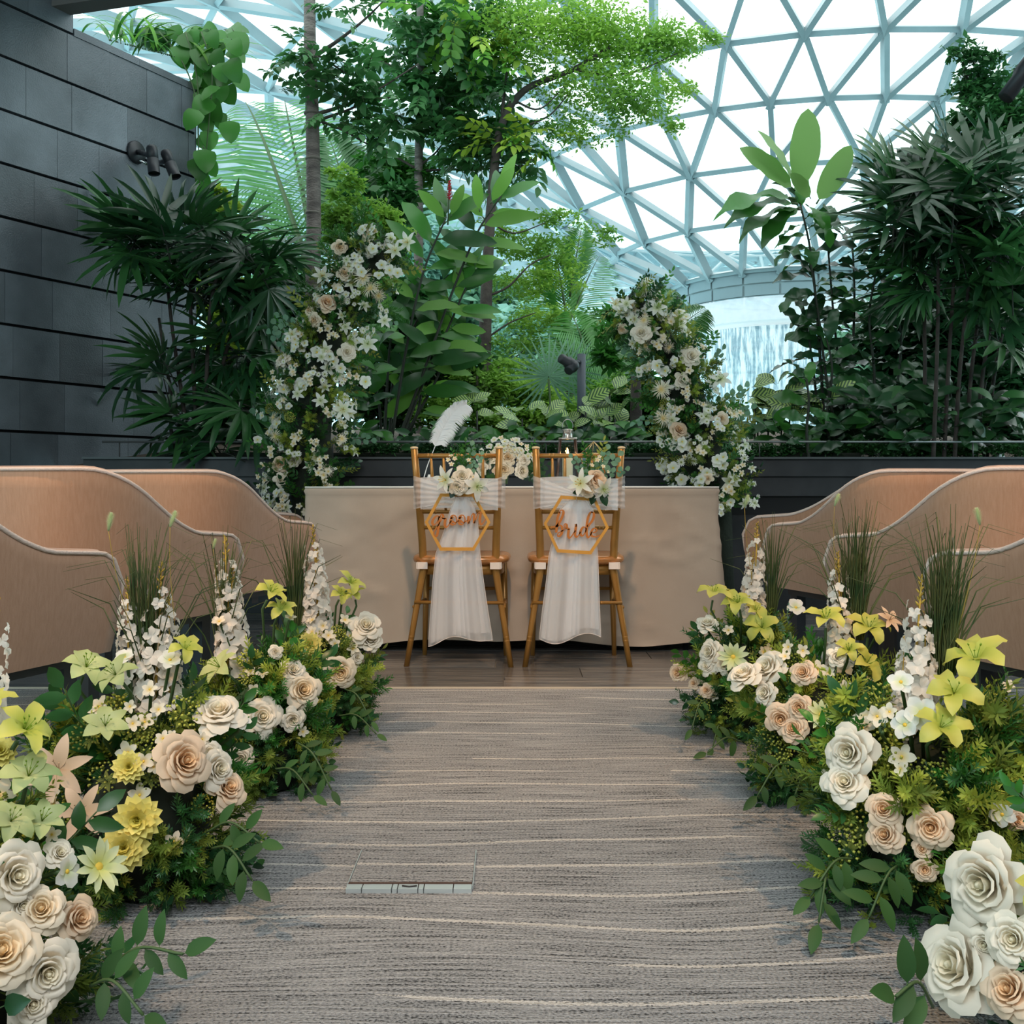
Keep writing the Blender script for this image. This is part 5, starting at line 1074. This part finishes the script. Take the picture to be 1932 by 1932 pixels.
# --- palms: fronds given by base, tip and depth
FR = [frond_mesh('frond_a', G_palm, 1, 32, .40, .0065, .9, 1.05, .8), frond_mesh('frond_b', G_palm, 2, 30, .46, .007, .6, .95, .6), frond_mesh('frond_c', G_mid, 3, 34, .40, .014, 1.1, .9, .9)]
def palm(label, base, Y, fr, ms, canes=1, name='feather_palm'):
    root = empty(name, P(base[0], base[1], Y), label, 'palm'); iv = T(-root.location)
    mb = MB(); b0 = P(base[0], base[1], Y); mb.tube([iv @ Vector((b0.x, Y, .8)), iv @ b0], [.05, .03], 8); part('stem', mb, BARKD, root)
    for (x0, y0), (x1, y1), dy, k in fr:
        a = P(x0, y0, Y+dy*.0); q_ = P(x1, y1, Y+dy); d = q_-a; L_ = d.length*1.05
        up = Vector((-d.x*.2, -1.0, .35)); link('frond', ms[k], root, M=iv @ orient(a, d, 0, up=up, s=L_))
    return root
palm('tall feathery palm fronds rising between stone wall and slim trunk', (600, 560), 9.6, [((600, 560), (455, 120), .2, 0), ((598, 540), (425, 330), .3, 1), ((600, 520), (530, 150), .5, 1), ((600, 560), (450, 420), .2, 1), ((600, 560), (500, 470), -.2, 0), ((600, 540), (560, 280), .3, 0)], FR)
palm('dark green palm fan of narrow leaflets behind the slim trunk', (700, 520), 9.0, [((700, 520), (620, 240), 0, 1), ((705, 520), (680, 230), .2, 2), ((700, 520), (750, 250), .3, 1), ((700, 500), (650, 300), -.2, 2), ((690, 500), (740, 330), -.2, 0)], [FR[0], frond_mesh('frond_d', G_deep, 4, 36, .42, .013, .6, .85, .6), FR[2]])
palm('hanging palm fronds right of the fine-leaved trunk', (1075, 640), 8.9, [((1075, 640), (1040, 400), .1, 2), ((1070, 620), (1130, 470), .2, 1), ((1075, 640), (1010, 480), .3, 0), ((1075, 560), (1100, 400), -.1, 2)], [FR[0], FR[1], frond_mesh('frond_e', G_mid, 5, 34, .34, .012, 1.3, .8, 1.0)])
palm('bright areca palm left of the shorter flower pillar', (1140, 800), 7.9, [((1140, 800), (1085, 560), 0, 0), ((1140, 800), (1130, 590), .2, 1), ((1140, 800), (1190, 620), .1, 0), ((1140, 790), (1060, 640), -.2, 1), ((1145, 800), (1215, 700), 0, 1), ((1140, 800), (1160, 540), .2, 0)], [FR[2], FR[1]])
palm('palm frond arching over the top of the shorter flower pillar', (1200, 700), 6.4, [((1200, 700), (1330, 560), -.1, 0), ((1205, 640), (1280, 520), .1, 0), ((1200, 660), (1235, 520), .1, 1), ((1210, 620), (1340, 600), .2, 1)], [FR[2], FR[0]])
fp = empty('fan_palm', P(1035, 715, 7.0), 'pale fan palm leaf radiating behind the post spotlight', 'palm'); iv = T(-fp.location)
FANP = fan_mesh('fan_pale', G_far, 1, 26, .02, .020, 1.0, 5.4, .6, 5)
link('fan_leaf', FANP, fp, M=iv @ orient(P(1035, 712, 7.0), (-.1, 0, 1), 0, up=(0, -1, .2), s=.36)); link('fan_leaf', FANP, fp, M=iv @ orient(P(1075, 700, 7.1), (.5, 0, 1), 0, up=(0, -1, .2), s=.30))
mb = MB(); mb.tube([iv @ P(1035, 715, 7.0), iv @ P(1045, 880, 7.1)], .008, 5); part('leaf_stalk', mb, STEM, fp)
# --- lady palms
FAN = [fan_mesh('rhapis_a', G_dark, 1, 8, W=.034, L=.72), fan_mesh('rhapis_b', G_deep, 2, 7, W=.038, L=.72), fan_mesh('rhapis_c', G_dark, 3, 9, W=.03, L=.75, span=3.0, droop=1.0), fan_mesh('rhapis_d', G_deep, 4, 6, W=.04, L=.7, span=2.0)]
def ladypalm(label, Y, canes, leaves, seed, ms=FAN, sc=.52, extra=()):
    r = random.Random(seed); root = empty('lady_palm', P(canes[0][0][0], 890, Y), label, 'palm', None); iv = T(-root.location)
    for pts in canes:
        mb = MB(); limb(mb, root, pts, Y+r.uniform(-.15, .15), .014, .009, 6); part('cane', mb, BARKD, root)
    for x, y, rx, ry, n, up in leaves:
        for i in range(n):
            a = r.uniform(0, 6.28); d = math.sqrt(r.random()); cx_, cy_ = math.cos(a)*d, math.sin(a)*d; p = P(x+rx*cx_*.8, y+ry*cy_, Y+r.uniform(-.32, .18))
            dr = Vector((cx_*1.5+r.uniform(-.4, .4), r.uniform(-.9, .2), -cy_*1.0+up+r.uniform(-.3, .3)))
            if dr.length < .3: dr.z += .6
            p = p-dr.normalized()*sc*.5; link('fan_leaf', r.choice(ms), root, M=iv @ orient(p, dr, r.uniform(-.5, .5), up=(0, -.5, 1), s=sc*r.uniform(.75, 1.15)))
    return root
ladypalm('dark lady palm clump with fingered leaves against the stone wall', 6.15, [[(360, 885), (345, 760), (325, 620), (310, 480)], [(375, 885), (365, 700), (360, 520), (385, 440)], [(388, 885), (390, 700), (400, 560), (430, 460)], [(350, 885), (335, 780), (315, 700), (300, 600)], [(400, 885), (410, 740), (440, 620), (480, 530)], [(340, 885), (330, 850), (322, 800), (320, 720)]],
  [(250, 450, 75, 45, 14, .2), (330, 440, 80, 50, 18, .6), (420, 460, 90, 50, 18, .5), (490, 500, 60, 50, 12, .3), (380, 540, 110, 50, 16, 0), (470, 580, 70, 50, 10, 0), (440, 660, 80, 60, 12, .1), (300, 690, 60, 50, 6, .1), (460, 760, 60, 60, 10, .2), (330, 790, 60, 40, 6, .2), (410, 830, 60, 40, 6, .3)], 41)
FANR = [fan_mesh('rhapis_e', G_dark, 11, 10, L=.75, W=.036, span=3.0), fan_mesh('rhapis_f', G_deep, 12, 9, L=.7, W=.042), fan_mesh('rhapis_g', G_dark, 13, 11, L=.8, W=.03, span=3.4, droop=.8)]
ladypalm('large dark lady palm with broad fans filling the right edge', 6.2, [[(1740+20*i, 885), (1745+22*i, 700), (1740+30*i, 520), (1720+42*i, 400)] for i in range(7)],
  [(1700, 350, 80, 60, 13, .7), (1790, 340, 90, 60, 17, .8), (1880, 370, 80, 80, 17, .6), (1800, 440, 110, 60, 17, .1), (1900, 500, 80, 70, 15, 0), (1760, 540, 90, 60, 9, -.1), (1880, 620, 80, 70, 12, 0), (1700, 440, 60, 50, 8, .2)], 42, FANR, .56)
# --- ginger with upright leafy stems, red flower
GL_ = [leaf_mesh('ginger_a', G_mid, .12, 8, .7, .18, .12, a=.85, b=.7), leaf_mesh('ginger_b', G_mid, .135, 8, 1.0, .2, .2, a=.8, b=.7), leaf_mesh('ginger_c', G_lite, .14, 8, .6, .15, .1, a=.85, b=.7), leaf_mesh('ginger_d', G_deep, .14, 8, .9, .2, .15, a=.85, b=.7)]
def leafy(name, label, cat, Y, stems, ms, L, seed, every=.085, start=.25, spread=1.0, stemmat=DSTEM, nm='leaf', up=.55, rs=.011, roll=.5, upv=None):
    r = random.Random(seed); root = empty(name, P(stems[0][0][0], stems[0][0][1], Y), label, cat); iv = T(-root.location); cnt = 0
    for si, pts in enumerate(stems):
        mb = MB(); yo = r.uniform(-.15, .15); cv = limb(mb, root, pts, Y, rs, rs*.5, 7, yo); part('stem', mb, stemmat, root)
        tot = sum((cv[i+1]-cv[i]).length for i in range(len(cv)-1)); n = int(tot*(1-start)/every)
        for i in range(n+1):
            t = start+(1-start)*i/max(1, n); k = t*(len(cv)-1.001); p = cv[int(k)].lerp(cv[int(k)+1], k-int(k)); tg = (cv[int(k)+1]-cv[int(k)]).normalized()
            sd = 1 if i % 2 else -1; perp = tg.cross(Vector((0, 1, 0))).normalized()*sd; yd = Vector((0, r.uniform(-.8, .35), 0))
            if i > n-3: d = tg*1.3+perp*.5+rv(.25)
            else: d = perp*spread+yd+tg*up+rv(.2)
            if cnt < 296: link(nm, r.choice(ms), root, M=iv @ orient(p, d, r.uniform(-roll, roll), up=upv or (r.uniform(-.3, .3), -.55, .8), s=L*r.uniform(.75, 1.15))); cnt += 1
    return root
gp = leafy('ginger_plant', 'tall green ginger plant with paired leaves and a red flower', 'plant', 6.7, [[(738, 835), (768, 650), (800, 510), (842, 410)], [(750, 835), (800, 700), (850, 560), (900, 440), (945, 370)], [(735, 835), (745, 700), (790, 600), (845, 520)], [(755, 835), (800, 720), (845, 620), (880, 540)], [(725, 835), (730, 740), (735, 660), (745, 600)], [(755, 835), (800, 760), (830, 700), (845, 640)], [(720, 835), (715, 760), (700, 700)], [(765, 835), (790, 770), (800, 700), (830, 640)]], GL_, .36, 51, .07, .28, upv=(0, -1, .25))
GL2 = GL_[2]; iv = T(-gp.location)
for (x, y), (dx, dz), L_ in (((925, 385), (.6, 1), .30), ((905, 400), (-.1, 1), .26), ((842, 415), (-.7, .8), .28), ((850, 410), (.3, .8), .24)): link('leaf', GL2, gp, M=iv @ orient(P(x, y, 6.5), (dx, -.1, dz), 0, up=(0, -1, .1), s=L_))
mb = MB(); c = P(848, 362, 6.2)-gp.location
for i in range(40):
    t = i/40; a = i*2.4; p = c+Vector((0, 0, -.055+.12*t)); d = Vector((math.cos(a), math.sin(a), .6)); mb.blade(.030*(1-.5*t), .008, 2, .2, M=orient(p, d))
part('red_flower', mb, mat('ginger_red', (.75, .04, .10), .5), gp)
mb = MB(); mb.tube([c+Vector((0, 0, .06)), c+Vector((-.01, 0, -.2))], .005, 5); part('flower_stalk', mb, STEM, gp)
# --- right: wavy-leaved shrubs
WV = [leaf_mesh('wavy_a', G_dark, .17, 10, .9, .2, .35, a=1.05, b=.6, wf=2), leaf_mesh('wavy_b', G_deep, .19, 10, 1.3, .2, .4, a=1.1, b=.6, wf=2.5), leaf_mesh('wavy_c', G_dark, .16, 10, .6, .2, .3, a=1.05, b=.6, wf=3)]
leafy('wavy_leaf_shrub', 'tall dark shrub with wavy leaves rising in front of the dome right of the waterfall', 'shrub', 6.35,
  [[(1605, 885), (1608, 700), (1612, 560), (1608, 450)], [(1640, 885), (1650, 720), (1640, 600), (1655, 500)], [(1690, 885), (1690, 760), (1700, 650), (1690, 560)], [(1745, 885), (1740, 780), (1745, 690), (1740, 620)], [(1800, 885), (1800, 800), (1790, 720)], [(1580, 885), (1560, 800), (1570, 700), (1560, 640)], [(1590, 885), (1560, 720), (1545, 600), (1530, 500)], [(1600, 885), (1590, 740), (1575, 620), (1560, 440)], [(1560, 885), (1545, 800), (1535, 700), (1520, 600)], [(1860, 885), (1850, 800), (1860, 720)]], WV, .25, 52, .058, .05, up=.25, roll=.9)
leafy('young_wavy_shrub', 'small wavy-leaved shrub at planter edge beside the shorter flower pillar', 'shrub', 6.0, [[(1530, 900), (1522, 820), (1526, 760), (1522, 715)], [(1528, 960), (1524, 900), (1530, 880)]], WV+[leaf_mesh('wavy_d', G_mid, .2, 10, .9, .2, .3, a=1.05, b=.6, wf=2)], .20, 53, .052, .0, up=.25, roll=.9)
BL_ = [leaf_mesh('big_pale', mat('leaf_yellow_green', (.22, .42, .12), .45, trans=.5), .19, 12, .35, .12, .06, a=.95, b=.55), leaf_mesh('big_wavy', G_mid, .17, 12, 1.0, .2, .3, a=.95, b=.6, wf=2)]
bp_ = leafy('broad_leaf_plant', 'broad-leaved plant with pale upright leaves against the glass dome', 'plant', 6.3, [[(1560, 885), (1545, 640), (1530, 480), (1510, 385)]], WV[:2]+[BL_[1]], .26, 54, .06, .45, up=.3); iv = T(-bp_.location)
for (x, y), (x1, y1), k, upv in (((1508, 362), (1530, 208), 0, (0, -1, 0)), ((1540, 385), (1606, 278), 0, (0, -1, 0)), ((1500, 360), (1412, 272), 0, (.3, -1, .4)), ((1500, 350), (1448, 240), 0, (1, -.4, 0)), ((1500, 375), (1352, 348), 1, (0, -.6, 1)), ((1505, 385), (1370, 368), 1, (0, -.6, 1)), ((1510, 395), (1385, 400), 1, (0, -.3, 1)), ((1520, 400), (1560, 410), 1, (0, -.6, 1)), ((1510, 390), (1430, 430), 1, (0, -.6, 1)), ((1520, 385), (1590, 440), 1, (0, -.6, 1)), ((1530, 375), (1500, 330), 0, (0, -1, 0))):
    a = P(x, y, 6.25); q_ = P(x1, y1, 6.1); link('leaf', BL_[k], bp_, M=iv @ orient(a, q_-a, 0, up=upv, s=(q_-a).length*1.04))
# --- climbing vine over the wall end, strap plant on top
HEART = [leaf_mesh('heart_a', G_mid, .40, 7, .5, .15, .03, a=.62, b=.6, pet=.12), leaf_mesh('heart_b', G_mid, .38, 7, .6, .12, .03, a=.62, b=.6, pet=.12)]
vn = empty('heart_leaf_vine', wp(tE+.05, .02, 3.2), 'heart-leaved vine hanging down the end of the stone wall', 'vine'); iv = T(-vn.location); r = random.Random(61)
for pts in ([(350, 60), (372, 150), (374, 260), (378, 370)], [(380, 60), (400, 130), (395, 220), (385, 330)], [(300, 60), (340, 110), (366, 170), (366, 215)]):
    mb = MB(); limb(mb, vn, pts, 6.95, .006, .004, 5); part('vine_stem', mb, STEM, vn)
for x, y in [(405, 62), (412, 85), (395, 105), (380, 95), (352, 70), (330, 55), (345, 90), (440, 115), (418, 125), (400, 140), (420, 160), (385, 172), (398, 195), (420, 215), (440, 232), (388, 222), (400, 250), (382, 262), (392, 285), (378, 300), (398, 310), (376, 335), (392, 350), (384, 370), (372, 155), (375, 200), (410, 100), (370, 60), (365, 90), (385, 125)]:
    link('leaf', r.choice(HEART), vn, M=iv @ orient(P(x-8, y-10, 6.95+r.uniform(-.1, .15)), (r.uniform(.1, .7), -.2, -1), r.uniform(-.5, .5), up=(0, -1, .3), s=.16*r.uniform(.85, 1.25)))
STRAP = [leaf_mesh('strap', G_mid, .035, 9, 1.9, .2, a=.5, b=.5, pet=.02), leaf_mesh('strap_b', G_lite, .035, 9, 1.5, .2, a=.5, b=.5, pet=.02)]
sp2 = empty('strap_leaf_plant', P(290, 70, 7.1), 'strap-leaved plant arching over the top of the stone wall', 'plant'); iv = T(-sp2.location)
for i in range(75):
    x = r.uniform(205, 400); link('leaf', r.choice(STRAP), sp2, M=iv @ orient(P(x, 75+(x-200)*.25, 7.0+r.uniform(-.1, .3)), (r.uniform(-.9, 1.1), r.uniform(-.6, .5), 1.2), up=(0, -.3, 1), s=r.uniform(.28, .5)))
part('rosette_base', MB().lathe([(.01, -.1), (.12, -.06), (.12, .02), (.02, .06)], 10), G_deep, sp2)
lb = empty('lime_bush', P(400, 430, 7.6), 'bright lime-green bush glowing behind the wall end', 'bush'); cards_obj('foliage', px_cloud([(398, 385, 35, 35, 900), (430, 400, 30, 30, 300), (420, 560, 60, 60, 1200), (440, 640, 60, 60, 1000)], 7.6, .10, 8), G_lime, lb)
mb = MB(); limb(mb, lb, [(410, 880), (405, 600), (400, 400)], 7.6, .02, .008, 6); part('stem', mb, BARKD, lb)
# --- planter undergrowth
zm = bpy.data.materials.new('zebra_leaf'); zm.use_nodes = True; nt = zm.node_tree; L = nt.links; b_ = nt.nodes['Principled BSDF']; b_.inputs['Roughness'].default_value = .4
tc = _n(nt, 'ShaderNodeTexCoord'); sx_ = _n(nt, 'ShaderNodeSeparateXYZ'); L.new(tc.outputs['Object'], sx_.inputs[0]); ab = _n(nt, 'ShaderNodeMath', operation='ABSOLUTE'); L.new(sx_.outputs['X'], ab.inputs[0])
ma = _n(nt, 'ShaderNodeMath', operation='MULTIPLY_ADD'); L.new(ab.outputs[0], ma.inputs[0]); ma.inputs[1].default_value = -1.1; L.new(sx_.outputs['Z'], ma.inputs[2])
ml = _n(nt, 'ShaderNodeMath', operation='MULTIPLY'); L.new(ma.outputs[0], ml.inputs[0]); ml.inputs[1].default_value = 7.0; fr = _n(nt, 'ShaderNodeMath', operation='FRACT'); L.new(ml.outputs[0], fr.inputs[0])
rr = _n(nt, 'ShaderNodeValToRGB'); rr.color_ramp.interpolation = 'CONSTANT'; rr.color_ramp.elements[0].color = (.30, .44, .11, 1); rr.color_ramp.elements[1].position = .5; rr.color_ramp.elements[1].color = (.03, .09, .03, 1); L.new(fr.outputs[0], rr.inputs[0]); L.new(rr.outputs[0], b_.inputs['Base Color'])
ZL = leaf_mesh('zebra', zm, .27, 7, .6, .15, .02, a=.85, b=.7)
def low_plant(name, label, cat, Y, spots, ms, L_, seed, per=9, up=.4, stem=True):
    r = random.Random(seed); root = empty(name, P(spots[0][0], 850, Y), label, cat); iv = T(-root.location)
    for x, y in spots:
        for i in range(per):
            a = r.uniform(0, 6.28); p = P(x+r.uniform(-14, 14), y+r.uniform(-16, 16), Y+r.uniform(-.12, .2)); l = L_*r.uniform(.75, 1.2)
            link('leaf', r.choice(ms), root, M=iv @ orient(p, (math.cos(a), math.sin(a)*.7-.2, up+r.uniform(-.3, .5)), r.uniform(-.4, .4), up=(0, -.8, .7), s=l))
        if stem: mb = MB(); c = P(x, y, Y)-root.location; mb.tube([c, (c.x, c.y+.02, -.08)], .006, 5); part('stem', mb, DSTEM, root)
    return root
low_plant('zebra_plant', 'striped zebra-leaved plants in the planter behind the lantern', 'plant', 6.35, [(900, 775), (1040, 780), (1075, 795), (1105, 775), (1150, 745), (1130, 800), (985, 790), (1160, 790)], [ZL], .15, 71, 6)
low_plant('zebra_plant', 'striped zebra-leaved plants at the right beside the waterfall', 'plant', 6.4, [(1425, 735), (1450, 760), (1475, 735), (1430, 790), (1490, 780), (1555, 765)], [ZL], .16, 72, 6)
DL = [leaf_mesh('dark_broad', G_deep, .2, 6, .8, .2, .05), leaf_mesh('dark_broad_b', G_mid, .22, 6, .7, .2, .05), leaf_mesh('dark_broad_c', G_dark, .2, 6, .9, .2, .08)]
low_plant('ground_cover', 'dark glossy ground cover in the planter under the ginger', 'plant', 6.2, [(x, 835+10*math.sin(x)) for x in range(690, 960, 24)], DL, .13, 73, 7, stem=False)
low_plant('ground_cover', 'dark glossy ground cover in the planter behind the bride chair', 'plant', 6.2, [(x, 828+12*math.sin(x)) for x in range(970, 1220, 22)], DL, .13, 74, 8, stem=False)
low_plant('ground_cover', 'dark glossy ground cover in the planter right of the shorter pillar', 'plant', 6.2, [(x, 822+14*math.sin(x)) for x in range(1390, 1620, 24)], DL, .16, 75, 8, stem=False)
low_plant('ground_cover', 'dark leaves crowding the planter at the far right edge', 'plant', 6.15, [(x, 800+40*math.sin(x)) for x in range(1620, 1950, 18)], [DL[0], DL[2], DL[2]], .19, 76, 9, stem=False)
low_plant('ground_cover', 'dark leaves in the planter left of the taller flower pillar', 'plant', 6.3, [(x, 800+30*math.sin(x)) for x in range(400, 520, 18)]+[(700, 700), (690, 760), (715, 650), (680, 620)], DL, .18, 77, 8, stem=False)
def bush(name, label, Y, lobes, ls, m, seed, cat='bush', depth=.5, stem=None):
    root = empty(name, P(lobes[0][0], 880, Y), label, cat); cards_obj('foliage', px_cloud(lobes, Y, ls, seed, 1, 34, depth), m, root)
    mb = MB(); x, y = lobes[0][0], lobes[0][1]; limb(mb, root, [(x, 895), (x+3, (y+895)/2), (x, y)], Y, .02, .008, 6); part('stem', mb, BARKD, root); return root
bush('green_bush', 'mid green bush behind the planter between the two flower pillars', 7.6, [(900, 710, 90, 50, 1800), (980, 750, 90, 40, 2400), (1080, 780, 100, 35, 2600), (1180, 760, 80, 60, 2000), (860, 780, 90, 40, 2500), (1000, 800, 120, 30, 3000)], .055, G_fine, 81)
bush('dark_bush', 'dark bush filling the gap behind the ginger stems', 7.8, [(760, 620, 90, 90, 3000), (740, 740, 90, 70, 3500), (700, 560, 70, 70, 1800), (830, 680, 80, 80, 2500), (690, 440, 80, 60, 1600), (720, 380, 80, 40, 900)], .10, G_deep, 82)
bush('feathery_bush', 'feathery light green bush behind the top of the taller flower pillar', 7.4, [(640, 420, 50, 50, 1500), (690, 410, 60, 40, 1600), (730, 440, 50, 40, 1100), (650, 350, 40, 40, 500)], .05, G_fine, 83)
bush('dark_bush', 'dark bush behind the lady palm at the right edge', 7.3, [(1700, 640, 80, 80, 3000), (1780, 600, 90, 90, 3500), (1870, 650, 90, 90, 3500), (1760, 740, 120, 80, 4000), (1880, 780, 90, 80, 3500), (1660, 780, 70, 70, 2200), (1930, 500, 60, 80, 1800)], .12, G_dark, 84)
bush('dark_bush', 'dark bush low behind the lady palm beside the stone wall', 7.55, [(440, 700, 70, 70, 1600), (470, 780, 70, 70, 2000), (400, 790, 60, 60, 1400), (500, 640, 50, 60, 900), (550, 560, 50, 60, 800)], .11, G_deep, 85)
bush('leafy_bush', 'bushy leaves behind the shorter flower pillar', 7.0, [(1210, 760, 60, 60, 1600), (1260, 800, 60, 40, 1200), (1150, 640, 30, 60, 500)], .09, G_mid, 86)
cr2 = empty('creeping_plant', P(960, 850, 6.15), 'small-leaved creeper spilling along the planter rim under the rail', 'plant')
cards_obj('foliage', px_cloud([(x, 848+5*math.sin(x), 26, 13, 420) for x in range(660, 1960, 30)], 6.17, .028, 120, 1, 30, .5, .4, .35), G_deep, cr2)
part('root_mat', MB().box((0, 0, -.03), (4.2, .1, .03)), MOSS, cr2)
for i in range(28):
    x, y = r.uniform(325, 440), r.uniform(40, 210)
    link('leaf', r.choice(HEART), vn, M=T(-vn.location) @ orient(P(x, y, 7.0+r.uniform(-.2, .3)), (r.uniform(-.4, .9), -.2, r.uniform(-1, .1)), r.uniform(-.6, .6), up=(0, -1, .5), s=.17*r.uniform(.85, 1.25)))
# far trees under the dome
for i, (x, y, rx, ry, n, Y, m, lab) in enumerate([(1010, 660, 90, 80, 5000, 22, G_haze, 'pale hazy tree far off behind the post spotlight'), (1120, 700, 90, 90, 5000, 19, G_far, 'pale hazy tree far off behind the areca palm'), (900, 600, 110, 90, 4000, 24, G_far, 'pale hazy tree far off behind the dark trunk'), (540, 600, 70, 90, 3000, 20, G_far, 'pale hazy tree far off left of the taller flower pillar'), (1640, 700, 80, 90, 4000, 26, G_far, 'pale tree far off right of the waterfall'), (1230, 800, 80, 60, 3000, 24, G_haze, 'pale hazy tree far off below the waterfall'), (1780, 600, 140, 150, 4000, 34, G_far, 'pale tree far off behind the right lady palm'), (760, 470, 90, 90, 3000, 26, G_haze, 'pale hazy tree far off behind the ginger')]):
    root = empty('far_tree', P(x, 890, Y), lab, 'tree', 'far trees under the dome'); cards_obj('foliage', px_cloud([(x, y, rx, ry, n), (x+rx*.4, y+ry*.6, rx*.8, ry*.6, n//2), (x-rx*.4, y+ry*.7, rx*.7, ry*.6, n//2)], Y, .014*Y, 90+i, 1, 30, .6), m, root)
    mb = MB(); limb(mb, root, [(x, 905), (x+4, y+20), (x, y-20)], Y, .2, .08, 6); part('trunk', mb, BARKD, root)
